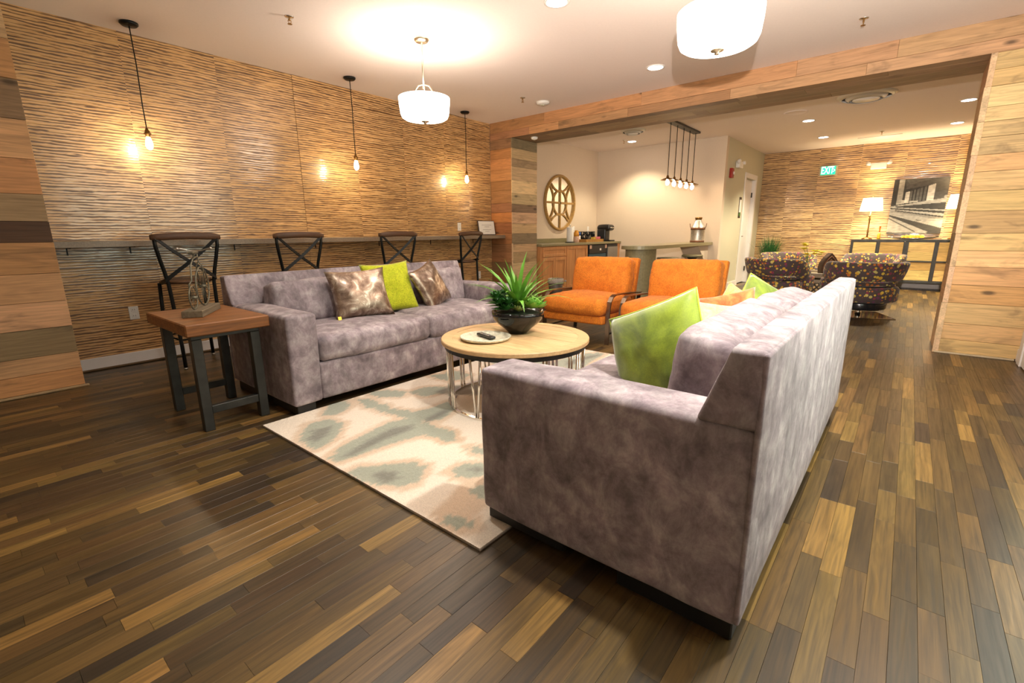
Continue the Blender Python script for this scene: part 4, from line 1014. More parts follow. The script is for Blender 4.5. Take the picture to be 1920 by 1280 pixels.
def cabinets():
    a = thing('base_cabinet', 'cherry base cabinet with one drawer at the left end of the worktop', 'cabinet', (0, 0, 0), 0)
    bm = B(); quadbox(bm, 6.40, 7.165, YF, YK-.003, .10, .8815); quadbox(bm, 6.42, 7.165, YF+.06, YK-.003, 0, .10); link('body', bm, 'cab_wood', a)
    bm = B(); shaker(bm, 6.455, 7.16, .705, .868, YF, .05); link('drawer', bm, 'cab_wood', a)
    bm = B(); shaker(bm, 6.455, 6.805, .115, .69, YF); link('door', bm, 'cab_wood', a)
    bm = B(); shaker(bm, 6.81, 7.16, .115, .69, YF); link('door', bm, 'cab_wood', a)
    b = thing('base_cabinet', 'cherry base cabinet with tall doors left of the black appliance', 'cabinet', (0, 0, 0), 0)
    bm = B(); quadbox(bm, 7.17, 7.90, YF, YK-.003, .10, .8815); quadbox(bm, 7.17, 7.90, YF+.06, YK-.003, 0, .10); link('body', bm, 'cab_wood', b)
    bm = B(); shaker(bm, 7.18, 7.53, .115, .868, YF); link('door', bm, 'cab_wood', b)
    bm = B(); shaker(bm, 7.535, 7.89, .115, .868, YF); link('door', bm, 'cab_wood', b)
    d = thing('dishwasher', 'black appliance with blue black door under the worktop', 'dishwasher', (0, 0, 0))
    link('body', box(7.915, 8.635, YF, YK-.01, .02, .875, .004), 'black_plastic', d)
    link('door', box(7.935, 8.60, YF-.022, YF, .12, .70, .004), 'dark_glass', d)
    link('control_panel', box(7.935, 8.60, YF-.026, YF, .705, .865, .004), 'black_plastic', d)
    link('vent_sticker', box(8.33, 8.39, YF-.0275, YF-.026, .76, .80), 'whitep', d)
    link('label_card', box(8.3, 8.5, YF-.0235, YF-.022, .52, .60), 'paper', d)
    for x in (7.945, 8.54): link('packing_tape', box(x, x+.075, YF-.028, YF-.026, .80, .868), 'label', d)
    f = thing('mini_fridge', 'stainless steel mini fridge right of the black appliance', 'fridge', (0, 0, 0))
    link('body', box(8.655, 9.09, YF+.005, YK-.01, .02, .875, .004), 'black_plastic', f)
    link('door', box(8.665, 9.08, YF-.03, YF+.004, .06, .82, .006), 'steel', f)
    link('top_grip', box(8.665, 9.08, YF-.02, YF+.004, .825, .868, .003), 'black_plastic', f)
    g = link('end_panel', box(9.10, 9.195, YF-.015, YK-.003, 0, .8815, .002), 'cab_wood'); tag(g, 'cherry end panel closing the kitchen units at the far right', 'cabinet panel')
cabinets()
ZW = .9225
def on(name, label, cat, x, y, rz=0): return thing(name, label, cat, (x, y, ZW), rz)
t = on('paper_towel_holder', 'white paper towel roll on a stand below the round mirror', 'paper towels', 7.60, 4.90)
bm = B(); lathe(bm, [(0, 0), (.095, 0), (.09, .012), (0, .014)], 24); link('base', bm, 'black_metal', t, True)
bm = B(); lathe(bm, [(.02, .016), (.062, .016), (.064, .02), (.064, .275), (.06, .28), (.02, .28)], 28); link('roll', bm, 'paper', t, True)
bm = B(); tube(bm, [(0, 0, .01), (0, 0, .31)], .006, 8); sphere(bm, (0, 0, .315), .014); link('rod', bm, 'chrome', t, True)
t = on('sugar_canister', 'amber topped canister with a pink label beside the paper towels', 'canister', 7.87, 4.93)
bm = B(); lathe(bm, [(0, 0), (.05, 0), (.054, .01), (.054, .10), (.05, .112), (0, .112)], 24); link('body', bm, 'label', t, True)
bm = B(); lathe(bm, [(.05, .1125), (.052, .16), (.034, .215), (.03, .225), (0, .225)], 24); link('cap', bm, 'amber', t, True)
t = on('creamer_bottle', 'white bottle with a bright blue cap', 'bottle', 8.02, 4.97)
bm = B(); lathe(bm, [(0, 0), (.036, 0), (.038, .01), (.038, .11), (.03, .128), (0, .128)], 20); link('body', bm, 'whitep', t, True)
bm = B(); lathe(bm, [(.034, .1285), (.036, .18), (.03, .186), (0, .186)], 20); link('cap', bm, 'blue', t, True)
t = on('condiment_box', 'caramel wooden condiment box holding sugar packets', 'box', 8.28, 4.84)
bm = B()
for a in ((-.33, .33, -.09, .09, 0, .006), (-.33, .33, -.09, -.084, .006, .055), (-.33, .33, .084, .09, .006, .055), (-.33, -.324, -.084, .084, .006, .055), (.324, .33, -.084, .084, .006, .055), (-.003, .003, -.084, .084, .006, .05)): quadbox(bm, *a)
link('box', bm, 'tray_wood', t)
rnd = random.Random(3)
for i in range(10):
    o = link('sugar_packet', box(-.003, .003, -.035, .035, 0, .075), 'pinkp', None, loc=(8.36+.018*i, 4.82+rnd.uniform(-.01, .01), ZW+.024+.0), rot=(0, rnd.uniform(-.25, .25), rnd.uniform(-.2, .2))); tag(o, 'pink sugar packet standing in the caramel condiment box', 'sugar packet', 'pink sugar packets')
for i in range(4):
    o = link('sweetener_packet', box(-.003, .003, -.035, .035, 0, .07), 'yellowp', None, loc=(8.30+.014*i, 4.82+rnd.uniform(-.01, .01), ZW+.022), rot=(0, rnd.uniform(-.3, .1), rnd.uniform(-.2, .2))); tag(o, 'yellow sweetener packet left of the pink packets', 'sweetener packet', 'yellow sweetener packets')
t = on('sugar_jar', 'small round black jar in front of the coffee pod rack', 'jar', 8.16, 4.86)
bm = B(); lathe(bm, [(0, .007), (.05, .007), (.058, .03), (.055, .075), (.035, .098), (.012, .10), (.012, .112), (0, .112)], 24); link('jar', bm, 'black_gloss', t, True)
t = on('pod_rack', 'black wire rack filled with rows of coffee pods', 'rack', 8.44, 5.08)
bm = B()
for z in (0, .065, .13, .195): quadbox(bm, -.30, .30, -.05, .05, z, z+.006)
for x in (-.30, -.1, .1, .294): quadbox(bm, x, x+.006, -.05, .05, .006, .195)
link('frame', bm, 'black_metal', t)
for r in range(3):
    for k in range(8):
        bm = B(); tube(bm, [(-.262+.075*k, -.052, .038+.065*r), (-.262+.075*k, .03, .036+.065*r)], [.026, .02], 12); link('coffee_pod', bm, 'black_plastic' if (r+k) % 3 else 'galv', t)
t = on('coffee_maker', 'black single cup coffee maker at the right end of the worktop', 'coffee maker', 8.90, 4.87)
bm = B(); rbox(bm, (-.02, .04, .13), (.20, .20, .26), .03, 4); link('body', bm, 'black_plastic', t, True)
bm = B(); rbox(bm, (.0, -.0, .275), (.24, .30, .10), .045, 4, (0, 0, .02)); link('brew_head', bm, 'black_plastic', t, True)
bm = B(); tube(bm, [(-.085, -.145, .275), (-.04, -.165, .272), (.04, -.165, .272), (.085, -.145, .275)], .010, 8); link('handle', bm, 'chrome', t, True)
bm = B(); rbox(bm, (0, -.09, .015), (.19, .16, .03), .012, 3); link('drip_tray', bm, 'black_plastic', t, True)
def round_mirror():
    t = thing('round_mirror', 'round gold wood mirror with a geometric lattice on the kitchen wall', 'mirror', (7.77, YK-.002, 1.66), 0)
    R = .515
    bm = B(); pr = [(R-.052, -.012), (R-.04, -.045), (R-.012, -.05), (R, -.03), (R, -.002), (R-.052, -.002)]; seg = 56; rings = []
    for r, y in pr: rings.append([bm.verts.new((r*math.cos(2*PI*k/seg), y, r*math.sin(2*PI*k/seg))) for k in range(seg)])
    for A, C in zip(rings, rings[1:]+rings[:1]):
        for k in range(seg): bm.faces.new([A[k], A[(k+1) % seg], C[(k+1) % seg], C[k]])
    link('rim', bm, 'gold_wood', t)
    bm = B(); lathe(bm, [(0, -.008), (R-.045, -.008), (R-.045, -.002), (0, -.002)], 48, cap=False)
    o = link('glass', bm, 'mirror', t); o.rotation_euler = (PI/2, 0, 0); o.location = (0, -.012, 0)
    for a in (((-R+.04, 0), (R-.04, 0)), ((0, -R+.04), (0, R-.04))):
        bm = B(); bar(bm, (a[0][0], -.022, a[0][1]), (a[1][0], -.022, a[1][1]), .034, .02, (0, 1, 0)); bmesh.ops.recalc_face_normals(bm, faces=bm.faces); link('muntin', bm, 'gold_wood', t)
    bm = B(); strap(bm, [(.225*math.cos(2*PI*k/40), -.022, .225*math.sin(2*PI*k/40)) for k in range(40)], .018, .03, (0, 1, 0), True); link('inner_ring', bm, 'gold_wood', t)
    for k in range(4):
        a = k*PI/2; D = .60; rr = .395; pts = []
        for i in range(17):
            b = -.95+1.9*i/16; x, z = D*math.cos(a) - rr*math.cos(a+b), D*math.sin(a) - rr*math.sin(a+b)
            if x*x+z*z < (R-.035)**2: pts.append((x, -.021, z))
        bm = B(); strap(bm, pts, .018, .028, (0, 1, 0)); link('arc', bm, 'gold_wood', t)
round_mirror()
def bin_():
    t = thing('waste_basket', 'grey waste basket with a clear liner beside the cherry cabinet', 'waste basket', (6.52, 4.47, 0))
    bm = B(); lathe(bm, [(0, .004), (.09, .004), (.125, .35), (.128, .35), (.094, 0), (0, 0)], 28, cap=False); link('bin', bm, 'bin_mesh', t, True)
    bm = B(); lathe(bm, [(.118, .31), (.127, .362), (.134, .358), (.136, .295), (.131, .282)], 28, cap=False)
    for v in bm.verts: v.co += Vector((noise.noise(v.co*30), noise.noise(v.co*31+Vector((5, 0, 0))), noise.noise(v.co*29+Vector((0, 7, 0)))))*.006
    sphere(bm, (.10, -.125, .32), .022, 8, .8); link('liner', bm, 'liner', t, True)
bin_()
# peninsula bar
def peninsula():
    t = thing('peninsula_bar', 'olive stone bar top with rounded end on a concrete pedestal', 'bar counter', (0, 0, 0))
    yc, hw = 3.05, .245; xe = 6.33
    poly = [(XK-.003, yc-hw), (XK-.003, yc+hw)] + [(xe+hw*(1-math.cos(a))*1.0, yc+hw*math.cos(PI/2-(PI/2-0))*0+hw*math.sin(a2)) for a, a2 in [(PI/2*(1-abs(k/8-1)), PI/2*(1-k/8)) for k in range(17)]]
    poly = [(XK-.003, yc-hw), (XK-.003, yc+hw)] + [(xe+hw-hw*math.sin(PI*k/16), yc+hw*math.cos(PI*k/16)) for k in range(17)]
    bm = B(); prism(bm, poly[::-1], .862, .911); link('bar_top', bm, 'counter', t)
    pw = .19; px = 6.40
    pp = [(6.78, yc-pw), (6.78, yc+pw)] + [(px+pw-pw*math.sin(PI*k/16), yc+pw*math.cos(PI*k/16)) for k in range(17)]
    bm = B(); prism(bm, pp[::-1], 0, .8615); link('pedestal', bm, 'concrete', t)
    bm = B(); prism(bm, [(XK-.004, .861), (XK-.55, .861), (XK-.004, .45)], -.17, .17, Matrix(((1, 0, 0, 0), (0, 0, 1, yc), (0, 1, 0, 0), (0, 0, 0, 1)))); link('corbel', bm, 'paint', t)
peninsula()
def round_stool(label, x, y, zs):
    t = thing('counter_stool', label, 'stool', (x, y, 0))
    bm = B(); lathe(bm, [(0, zs-.035), (.16, zs-.035), (.172, zs-.02), (.172, zs-.006), (.165, zs), (0, zs+.002)], 28); link('seat', bm, 'counter', t, True)
    bm = B(); lathe(bm, [(0, zs-.12), (.03, zs-.12), (.08, zs-.05), (.09, zs-.036), (0, zs-.036)], 20); tube(bm, [(0, 0, .1), (0, 0, zs-.1)], .02, 12); link('screw_post', bm, 'black_metal', t, True)
    for k in range(4):
        a = PI/4+k*PI/2; bm = B(); tube(bm, [(.03*math.cos(a), .03*math.sin(a), .45), (.1*math.cos(a), .1*math.sin(a), .35), (.2*math.cos(a), .2*math.sin(a), .0)], .012, 8); link('leg', bm, 'black_metal', t, True)
round_stool('round stool tucked nearest the concrete pedestal, behind the right orange chair', 7.25, 2.86, .715)
round_stool('round stool with black swivel seat under the bar, below the milk can', 8.12, 2.79, .722)
def milk_can():
    t = thing('milk_can', 'galvanised milk can with rusty bands standing on the peninsula bar', 'milk can', (8.86, 2.98, .9115))
    bm = B(); lathe(bm, [(0, .0), (.118, .0), (.12, .04), (.118, .045), (.118, .225), (.122, .235), (.122, .262), (.116, .27), (.062, .375), (.05, .385), (.05, .40)], 36, cap=False); link('body', bm, 'galv', t, True)
    for z0, z1, r in ((0.001, .036, .1215), (.222, .262, .1245)):
        bm = B(); lathe(bm, [(r-.004, z0), (r, z0), (r, z1), (r-.004, z1)], 36, cap=False); link('band', bm, 'rust', t, True)
    bm = B(); lathe(bm, [(.05, .398), (.056, .40), (.058, .42), (.062, .428), (.062, .44), (.05, .444), (0, .442)], 28); link('lid', bm, 'brass', t, True)
    for s in (-1, 1):
        bm = B(); tube(bm, [(0, s*.122, .25), (0, s*.137, .27), (0, s*.145, .31), (0, s*.148, .335)], .006, 8); link('handle', bm, 'rust', t, True)
milk_can()
def linear_lamp():
    t = thing('linear_pendant', 'row of five caged bulbs hanging from a dark ceiling plate over the peninsula', 'pendant lamp', (7.94, 3.01, H))
    link('ceiling_plate', box(-.60, .60, -.06, .06, -.03, 0, .004), 'gun_metal', t)
    for k in range(5):
        x = -.54+.27*k
        o = bpy.data.objects.new('drop', None); COL.objects.link(o); o.parent = t; o.location = (x, 0, 0)
        bm = B(); tube(bm, [(0, 0, -.03), (0, 0, -.80)], .0055, 8); link('cord', bm, 'black_metal', o, True)
        bm = B(); lathe(bm, [(0, -.78), (.012, -.78), (.02, -.80), (.024, -.825), (.035, -.822), (.105, -.848), (.105, -.853), (.03, -.832), (.02, -.84), (0, -.84)], 24); link('cap', bm, 'brass', o, True)
        bm = B(); lathe(bm, [(.012, -.845), (.022, -.862), (.029, -.888), (.026, -.91), (.012, -.928), (0, -.93)], 18); link('bulb', bm, 'bulb_k', o, True)
linear_lamp()
# safety gear and signs on the corridor wall and far wall
def emergency(label, loc, rz):
    t = thing('emergency_light', label, 'emergency light', loc, rz)
    bm = B(); rbox(bm, (0, -.035, 0), (.25, .07, .115), .012, 3); link('battery_box', bm, 'whitep', t, True)
    for s in (-1, 1):
        bm = B(); tube(bm, [(s*.13, -.04, .03), (s*.155, -.055, .045), (s*.175, -.085, .05)], [.022, .032, .036], 14); link('lamp_head', bm, 'whitep', t, True)
emergency('white twin head emergency light above the red fire alarm', (9.95, YC-.001, 2.32), 0)
emergency('white twin head emergency light on the far wall right of the exit sign', (XE-.0135, .659, 2.31), -PI/2)
t = thing('fire_alarm', 'red fire alarm on the corridor wall beside the door', 'fire alarm', (9.53, YC-.001, 2.14))
bm = B(); rbox(bm, (0, -.025, 0), (.12, .05, .17), .008, 3); link('housing', bm, 'red_plastic', t, True)
bm = B(); rbox(bm, (.02, -.058, .0), (.05, .016, .05), .006, 3); link('strobe', bm, 'whitep', t, True)
t = thing('room_sign', 'small green and white room sign left of the corridor door', 'sign', (10.36, YC-.001, 1.56))
link('board', box(-.07, .07, -.008, 0, -.20, .20, .002), 'carved', t)
link('name_panel', box(-.06, .06, -.0095, -.008, -.09, .15), 'whitep', t)
link('lower_panel', box(-.06, .06, -.0095, -.008, -.165, -.10), 'leaf_b', t)
def exit_sign():
    t = thing('exit_sign', 'lit green EXIT sign with an arrow on the far wall', 'exit sign', (XE-.0135, 1.475, 2.29), -PI/2)
    link('housing', box(-.155, .155, -.05, 0, -.095, .095, .004), 'exit_f', t)
    link('face', box(-.125, .125, -.053, -.05, -.08, .08), 'exit_g', t)
    cu = bpy.data.curves.new('letters', 'FONT'); cu.body = 'EXIT'; cu.size = .195; cu.extrude = .001; cu.align_x = 'CENTER'; cu.align_y = 'CENTER'; cu.offset = .004
    to = bpy.data.objects.new('letters_curve', cu); COL.objects.link(to); bpy.context.view_layer.update()
    me = bpy.data.meshes.new_from_object(to.evaluated_get(bpy.context.evaluated_depsgraph_get())); bpy.data.objects.remove(to); me.materials.clear(); me.materials.append(M['exit_w'])
    o = bpy.data.objects.new('letters', me); COL.objects.link(o); o.parent = t
    o.location = (-.012, -.0545, 0); o.rotation_euler = (PI/2, 0, 0); o.scale = (.55, 1, 1)
    bm = B(); bar(bm, (.085, -.0545, .03), (.115, -.0545, 0), .014, .002, (0, 1, 0)); bar(bm, (.115, -.0545, 0), (.085, -.0545, -.03), .014, .002, (0, 1, 0)); link('arrow', bm, 'exit_w', t)
exit_sign()

# ------------------------------------------------------------------ back room
def tub_proto():
    t = thing('tub_chair', '', 'armchair', (0, 0, 0), 0)    # local: faces +x
    # curved back band
    n, R, T = 40, .435, .115; bm = B(); rings = []
    for i in range(n+1):
        a = PI + R_(-128 + 256*i/n); u = abs(2*i/n-1)
        e = max(0, (u-.62)/.38); e = e*e*(3-2*e)
        zt = .715 - .20*e; zb = .475 - .13*e; h = (zt-zb)/2; zc = (zt+zb)/2; tk = T/2
        ring = []
        for k in range(12):
            b = 2*PI*k/12; cx, cz = math.cos(b), math.sin(b)
            px = math.copysign(abs(cx)**.5, cx)*tk; pz = math.copysign(abs(cz)**.45, cz)*h
            rr = R - T/2 + px + .03*(pz/h if h else 0)
            ring.append(bm.verts.new((rr*math.cos(a)*.95, rr*math.sin(a), zc+pz)))
        rings.append(ring)
    for A, C in zip(rings, rings[1:]):
        for k in range(12): bm.faces.new([A[k], A[(k+1) % 12], C[(k+1) % 12], C[k]])
    bm.faces.new(rings[0][::-1]); bm.faces.new(rings[-1]); link('back_band', bm, 'dots', t, True)
    bm = B(); lathe(bm, [(0, .205), (.35, .205), (.385, .225), (.392, .30), (.39, .375), (.37, .40), (0, .402)], 40, sx=.97); link('seat_drum', bm, 'dots', t, True)
    bm = B(); rbox(bm, (.06, 0, .43), (.58, .56, .075), .035, 6, (0, 0, .015)); link('seat_cushion', bm, 'dots', t, True)
    bm = B(); lathe(bm, [(.30, .402), (.34, .404), (.345, .415), (.30, .418)], 36, cap=False); link('seat_liner', bm, 'vinyl', t, True)
    bm = B(); lathe(bm, [(0, .10), (.27, .10), (.285, .12), (.29, .19), (.28, .204), (0, .204)], 36); link('swivel_drum', bm, 'vinyl', t, True)
    bm = B(); tube(bm, [(0, 0, .012), (0, 0, .102)], .035, 16); link('post', bm, 'chrome', t, True)
    link('base_plate', box(-.31, .31, -.31, .31, 0, .014, .003), 'chrome', t)
    for s in (-1, 1):   # side joints between band and seat
        bm = B(); rbox(bm, (.20, s*.375, .375), (.16, .09, .20), .035, 4); link('side_panel', bm, 'dots', t, True)
    return t
TL_ = ['dotted swivel tub chair nearest, right of the near sofa end, on a mirrored base plate', 'dotted swivel tub chair on the left, its back to the camera, near the doorway',
       'dotted swivel tub chair far left, beside the grass plant', 'dotted swivel tub chair far right, in front of the sideboard']
tc = tub_proto(); tc['label'] = TL_[0]; tc.location = (7.68, .40, 0); tc.rotation_euler = (0, 0, R_(22))
for (x, y, rz), lb in zip(((7.95, 1.47, R_(-28)), (9.85, 1.66, R_(205)), (9.9, .44, R_(155))), TL_[1:]): dup(tc, (x, y, 0), rz, lb)
def low_table():
    t = thing('lounge_table', 'low lounge table with a tray top and lattice sides between the tub chairs', 'table', (8.85, 1.04, 0))
    bm = B(); quadbox(bm, -.36, .36, -.36, .36, .40, .43, .004)
    for a in ((-.36, -.335, -.36, .36), (.335, .36, -.36, .36), (-.335, .335, -.36, -.335), (-.335, .335, .335, .36)): quadbox(bm, *a, .43, .47, .003)
    link('tray_top', bm, 'table_tray', t)
    bm = B(); quadbox(bm, -.34, .34, -.34, .34, .32, .37, .003); link('rail', bm, 'table_tray', t)
    for sx in (-1, 1):
        for sy in (-1, 1): link('leg', box(sx*.32-.02, sx*.32+.02, sy*.32-.02, sy*.32+.02, 0, .40, .002), 'lattice', t)
    for s, ax in ((-1, 0), (1, 0), (-1, 1), (1, 1)):
        bm = B()
        for k in range(9):
            for d in (-1, 1):
                p, q = -.30+.075*k, max(-.30, min(.30, -.30+.075*k+d*.24)); z2 = .06+.26*abs(q-p)/.24
                if abs(q-p) < .02: continue
                A = (s*.32, p, .06) if ax == 0 else (p, s*.32, .06); C = (s*.32, q, z2) if ax == 0 else (q, s*.32, z2)
                bar(bm, A, C, .012, .012)
        link('lattice_side', bm, 'lattice', t)
low_table()
def orchid():
    t = thing('orchid_vase', 'yellow orchid stems in a small glass vase on the lounge table', 'plant', (8.74, 1.20, .4305))
    bm = B(); rbox(bm, (0, 0, .035), (.12, .12, .07), .01, 3); link('vase', bm, 'galv', t, True)
    rnd = random.Random(11); bm = B(); tips = []
    for k, (dx, dy, hz) in enumerate(((.02, .09, .40), (.0, .05, .47), (.03, -.10, .36), (.05, -.19, .33), (.0, .0, .32))):
        pts = [(0, 0, .06), (dx*.2, dy*.2, .06+hz*.5), (dx*.6, dy*.6, hz*.9), (dx, dy, hz)]; tube(bm, pts, .003, 6); tips.append(pts)
    link('stem', bm, 'leaf_b', t, True)
    for pts in tips:
        for q in range(4):
            c = Vector(pts[2]).lerp(Vector(pts[3]), q/3) + Vector((rnd.uniform(-.03, .03), rnd.uniform(-.035, .035), rnd.uniform(-.02, .03)))
            bm = B()
            for k in range(5): leaf_blade(bm, c, 2*PI*k/5+q, R_(25), .07, .055, .5, 3, .2)
            link('blossom', bm, 'petal', t, True)
    bm = B()
    for k in range(8): leaf_blade(bm, (0, 0, .06), k*.8, R_(50), .12, .04, .9)
    link('foliage', bm, 'leaf_b', t, True)
orchid()
def carved():
    t = thing('carved_sculpture', 'dark carved wooden arch shaped sculpture on the lounge table', 'sculpture', (8.90, .93, .4305), R_(-50))
    prof = [(-.12, 0), (-.135, .10), (-.12, .18), (-.07, .26), (0, .33), (.07, .26), (.12, .18), (.135, .10), (.12, 0)]
    bm = B(); prism(bm, prof, -.05, .05, Matrix(((1, 0, 0, 0), (0, 0, 1, 0), (0, 1, 0, 0), (0, 0, 0, 1)))); link('body', bm, 'carved', t)
    for k in range(4):
        s = .82-.2*k; pts = [(x*s, -.052, .03*(1-s)*2+z*s) for x, z in prof]
        bm = B(); tube(bm, pts, .007, 6); link('carved_ridge', bm, 'rust', t, True)
carved()
def grass():
    t = thing('grass_plant', 'tall green grass plant in a dark pot by the corridor door', 'plant', (11.45, 2.30, 0))
    bm = B(); lathe(bm, [(0, 0), (.13, 0), (.16, .30), (.15, .30), (.14, .26), (0, .26)], 24); link('pot', bm, 'black_plastic', t, True)
    rnd = random.Random(2); bm = B()
    for k in range(420):
        az = rnd.uniform(0, 2*PI); leaf_blade(bm, (rnd.uniform(-.07, .07), rnd.uniform(-.07, .07), .26), az, R_(rnd.uniform(68, 90)), rnd.uniform(.50, .80), .010, R_(rnd.uniform(5, 35)), 4)
    o = link('grass_blades', bm, 'grass', t, True); o['kind'] = 'stuff'
grass()
def sideboard():
    x0, x1, y0, y1 = 11.46, 11.90, -.86, .885
    t = thing('sideboard', 'long sideboard with black metal frame and rustic wood doors under the picture', 'sideboard', (0, 0, 0))
    bm = B(); quadbox(bm, x0, x1, y0, y1, .885, .925, .003); quadbox(bm, x0, x1, y0, y1, .135, .175, .003); link('top_and_base', bm, 'gun_metal', t)
    link('carcass', box(x0+.03, x1-.01, y0+.03, y1-.03, .175, .885), 'frame_dark', t)
    for y in (y0+.025, y1-.025):
        for x in (x0+.025, x1-.025): link('leg', box(x-.022, x+.022, y-.022, y+.022, 0, .135, .002), 'gun_metal', t)
    ys = [y1, .455, .04, -.385, y0+.0]
    for k, y in enumerate(ys): 
        w = .022 if k != 2 else .038
        yy = y-.022 if k == 0 else y+.022 if k == 4 else y
        link('upright', box(x0-.004, x0+.03, yy-w, yy+w, .175, .885, .002), 'gun_metal', t)
    for a, b in zip(ys, ys[1:]):
        d = bpy.data.objects.new('door', None); COL.objects.link(d); d.parent = t; d.location = (x0, (a+b)/2, .53)
        hw = (a-b)/2-.03; zs = [-.345, -.16, -.012, .012, .17, .345]
        for k, (za, zb) in enumerate(zip(zs, zs[1:])):
            if k == 2: link('cross_bar', box(-.006, .02, -hw, hw, za, zb, .002), 'gun_metal', d); continue
            plank('plank', .004, .026, -hw, hw, za+.001, zb-.001, jit(random.choice(((0.58, .38, .13), (.48, .29, .09), (.66, .46, .16), (.52, .33, .11))), .15), 'console_wood', d)
sideboard()
ZC_ = .9255
def table_lamp(label, x, y):
    t = thing('table_lamp', label, 'table lamp', (x, y, ZC_))
    bm = B(); lathe(bm, [(0, 0), (.085, 0), (.085, .015), (.06, .03), (.03, .045), (0, .05)], 28); link('base', bm, 'brass', t, True)
    bm = B(); lathe(bm, [(.0, .04), (.016, .05), (.012, .12), (.02, .14), (.013, .16), (.012, .36), (.02, .38), (.012, .40), (.01, .56), (0, .56)], 16); link('stem', bm, 'brass', t, True)
    bm = B(); tube(bm, [(0, .0, .44), (-.04, .015, .44)], .012, 8); link('switch', bm, 'brass', t, True)
    rt, rb = .15, .185
    bm = B(); lathe(bm, [(rb, .535), (rt, .775), (rt-.004, .775), (rb-.004, .535), (rb, .535)], 36, cap=False, sx=.62); link('lamp_shade', bm, 'lshade', t, True)
    bm = B(); tube(bm, [(0, 0, .56), (0, 0, .79)], .004, 6); sphere(bm, (0, 0, .80), .01, 8); tube(bm, [(0, -rt+.005, .772), (0, rt-.005, .772)], .002, 6); link('finial', bm, 'brass', t, True)
    lamp('table_lamp_bulb', 'POINT', (x, y, ZC_+.66), 34.0, (1.0, 0.74, 0.42), shadow_soft_size=.04)
table_lamp('lit table lamp on the left end of the sideboard', 11.66, .655)
table_lamp('lit table lamp on the right end of the sideboard, beside the right pillar', 11.66, -.60)
t = thing('bottle_ornament', 'slim amber bottle with an orange neck beside the left table lamp', 'bottle', (11.72, .475, ZC_))
bm = B(); lathe(bm, [(0, 0), (.026, 0), (.028, .02), (.024, .09), (.012, .13), (0, .135)], 18); link('body', bm, 'gold', t, True)
bm = B(); lathe(bm, [(.011, .135), (.010, .16), (.016, .24), (.018, .25), (0, .25)], 16); link('neck', bm, 'orange_glass', t, True)
t = thing('long_tray', 'long thin boat shaped metal tray on the sideboard', 'tray', (11.62, -.035, ZC_))
n = 16; bm = B(); rws = []
for i in range(n+1):
    u = -1+2*i/n; w = .085*(1-u*u)**.6+.004; z = .012+.035*abs(u)**2.4
    rws.append([bm.verts.new((x, -.36*u, zz)) for x, zz in ((-w, z+.016), (-w*.7, z), (0, z-.006), (w*.7, z), (w, z+.016), (w*.7, z-.006), (0, z-.012), (-w*.7, z-.006))])
for A, C in zip(rws, rws[1:]):
    for k in range(8): bm.faces.new([A[k], A[(k+1) % 8], C[(k+1) % 8], C[k]])
link('tray', bm, 'chrome', t, True)
for i, (dx, dy, r) in enumerate(((-.02, -.13, .033), (0, -.07, .036), (-.03, -.01, .034), (.02, .03, .036), (-.01, .09, .034), (0, .145, .03), (.02, -.02, .03))):
    bm = B(); sphere(bm, (0, 0, 0), r, 12); o = link('decorative_ball', bm, 'gold' if i % 3 else 'petal', None, True, (11.62+dx, -.035+dy, ZC_+.016+r)); tag(o, 'gold yellow decorative ball lying in the long tray on the sideboard', 'decorative ball', 'decorative balls in the tray')
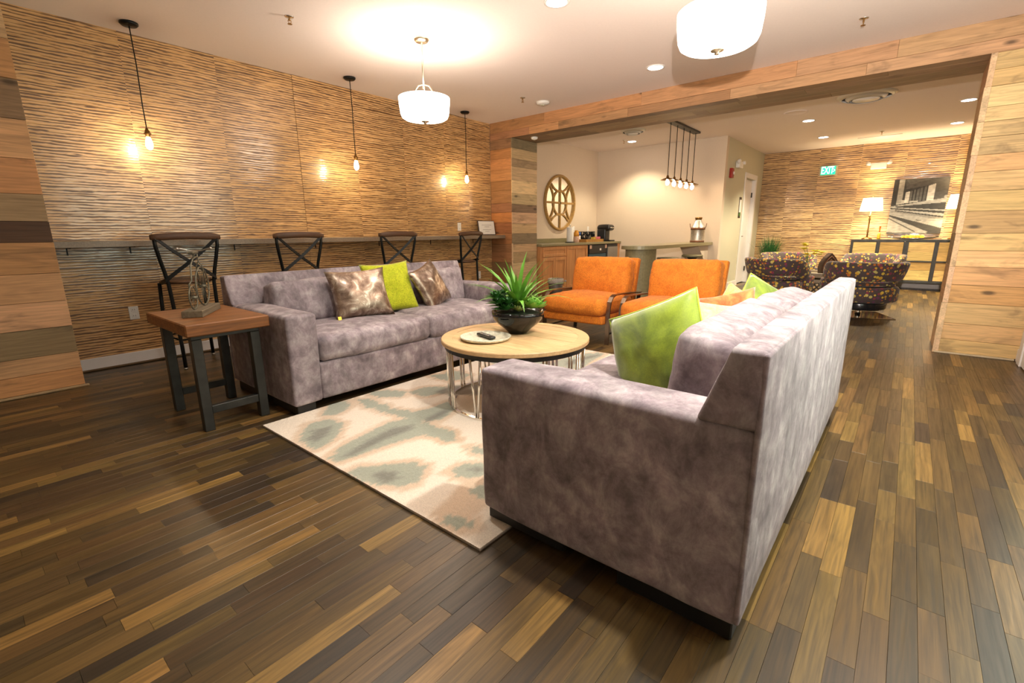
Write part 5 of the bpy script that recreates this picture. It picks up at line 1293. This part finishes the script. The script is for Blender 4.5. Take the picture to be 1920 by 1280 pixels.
def picture():
    t = thing('wall_picture', 'black and white canvas print of an empty deck above the sideboard', 'picture', (XE-.0135, -.02, 1.527), -PI/2)
    w, h = .79, 1.0
    link('canvas', box(-w/2, w/2, -.032, 0, -h/2, h/2, .003), 'frame_dark', t)
    # print: polygons over the unit square (u right, v down)
    bg = .42
    L = [([(0, 0), (1, 0), (1, .47), (0, .5)], .05), ([(.10, 0), (.2, 0), (.2, .45), (.10, .46)], .42), ([(0, 0), (.1, 0), (.09, .46), (0, .46)], .03),
         ([(.2, 0), (1, 0), (.75, .12), (.25, .18)], .11), ([(.22, 0), (.75, 0), (.3, .1)], .16), ([(.75, .12), (1, 0), (1, .42), (.78, .42)], .10), ([(.33, .22), (.62, .14), (.62, .42), (.33, .42)], .16),
         ([(.37, .2), (.39, .2), (.39, .42), (.37, .42)], .03), ([(.43, .19), (.45, .18), (.45, .42), (.43, .42)], .03), ([(.49, .17), (.51, .16), (.51, .42), (.49, .42)], .03), ([(.55, .15), (.57, .14), (.57, .42), (.55, .42)], .03),
         ([(.24, .24), (.32, .22), (.32, .43), (.24, .43)], .85), ([(.64, .14), (.77, .10), (.77, .41), (.64, .41)], .85), ([(.19, .38), (.24, .38), (.24, .44), (.19, .44)], .6), ([(.34, .40), (.5, .39), (.5, .42), (.34, .43)], .55),
         ([(.95, .32), (1, .31), (1, .40), (.95, .4)], .4), ([(0, .49), (1, .36), (1, .44), (0, .50)], .50), ([(.1, .49), (1, .44), (1, .57), (.1, .52)], .05), ([(0, .50), (1, .575), (1, .595), (0, .515)], .5), ([(.0, .515), (1, .595), (1, .64), (0, .535)], .05),
         ([(0, .535), (1, .64), (1, .69), (0, .56)], .48), ([(.1, .56), (1, .69), (1, .715), (.1, .575)], .04), ([(.1, .575), (1, .715), (1, .755), (0, .585)], .28), ([(.0, .60), (1, .755), (1, .90), (0, .64)], .43), ([(0, .645), (1, .90), (1, 1), (.78, 1), (0, .67)], .05),
         ([(.5, .735), (.56, .75), (.62, .755), (.56, .765)], .02), ([(0, .67), (.78, .97), (.5, 1), (0, 1)], .40), ([(0, .7), (.55, .96), (.52, .97), (0, .72)], .1), ([(0, .97), (.6, .985), (.9, 1), (0, 1)], .12)]
    nx, ny = 88, 110; vs = []; cols = []; fs = []
    def inp(P, x, y):
        c = False
        for (ax, ay), (bx, by) in zip(P, P[1:]+P[:1]):
            if (ay > y) != (by > y) and x < (bx-ax)*(y-ay)/(by-ay)+ax: c = not c
        return c
    for j in range(ny+1):
        for i in range(nx+1):
            u, v = i/nx, j/ny; g = bg
            for P, val in L:
                if inp(P, min(.9999, max(.0001, u)), min(.9999, max(.0001, v))): g = val
            g *= .72+.25*noise.noise(Vector((u*14, v*40, 1)))
            vs.append((-w/2+w*u, -.033, h/2-h*v)); cols += [g, g*.96, g*.86, 1.0]
    fs = [(j*(nx+1)+i, (j+1)*(nx+1)+i, (j+1)*(nx+1)+i+1, j*(nx+1)+i+1) for j in range(ny) for i in range(nx)]
    me = bpy.data.meshes.new('print'); me.from_pydata(vs, [], fs); me.materials.append(M['print']); colour(me, cols)
    o = bpy.data.objects.new('print', me); COL.objects.link(o); o.parent = t
picture()

# ------------------------------------------------------------------ groups for things that repeat
PLURAL = {'sofa': 'grey suede sofas', 'pillow': 'throw pillows on the sofas', 'bar stool': 'cross back stools at the wall bar', 'ceiling light': 'recessed ceiling lights', 'sprinkler': 'ceiling sprinklers',
          'outlet': 'white wall outlets', 'smoke detector': 'smoke detectors', 'cabinet': 'cherry kitchen cabinets', 'stool': 'round counter stools', 'emergency light': 'emergency lights', 'table lamp': 'lamps on the sideboard', 'vent': 'ceiling air vents'}
for o in bpy.data.objects:
    if o.parent is None and 'category' in o.keys() and 'group' not in o.keys():
        c = o['category']; n = o.name.split('.')[0]
        if c in PLURAL: o['group'] = PLURAL[c]
        elif n == 'armchair': o['group'] = 'orange armchairs'
        elif n == 'tub_chair': o['group'] = 'dotted tub chairs'
        elif n == 'edison_pendant': o['group'] = 'bare bulb pendants over the bar'
        elif n == 'drum_pendant': o['group'] = 'white drum pendants'
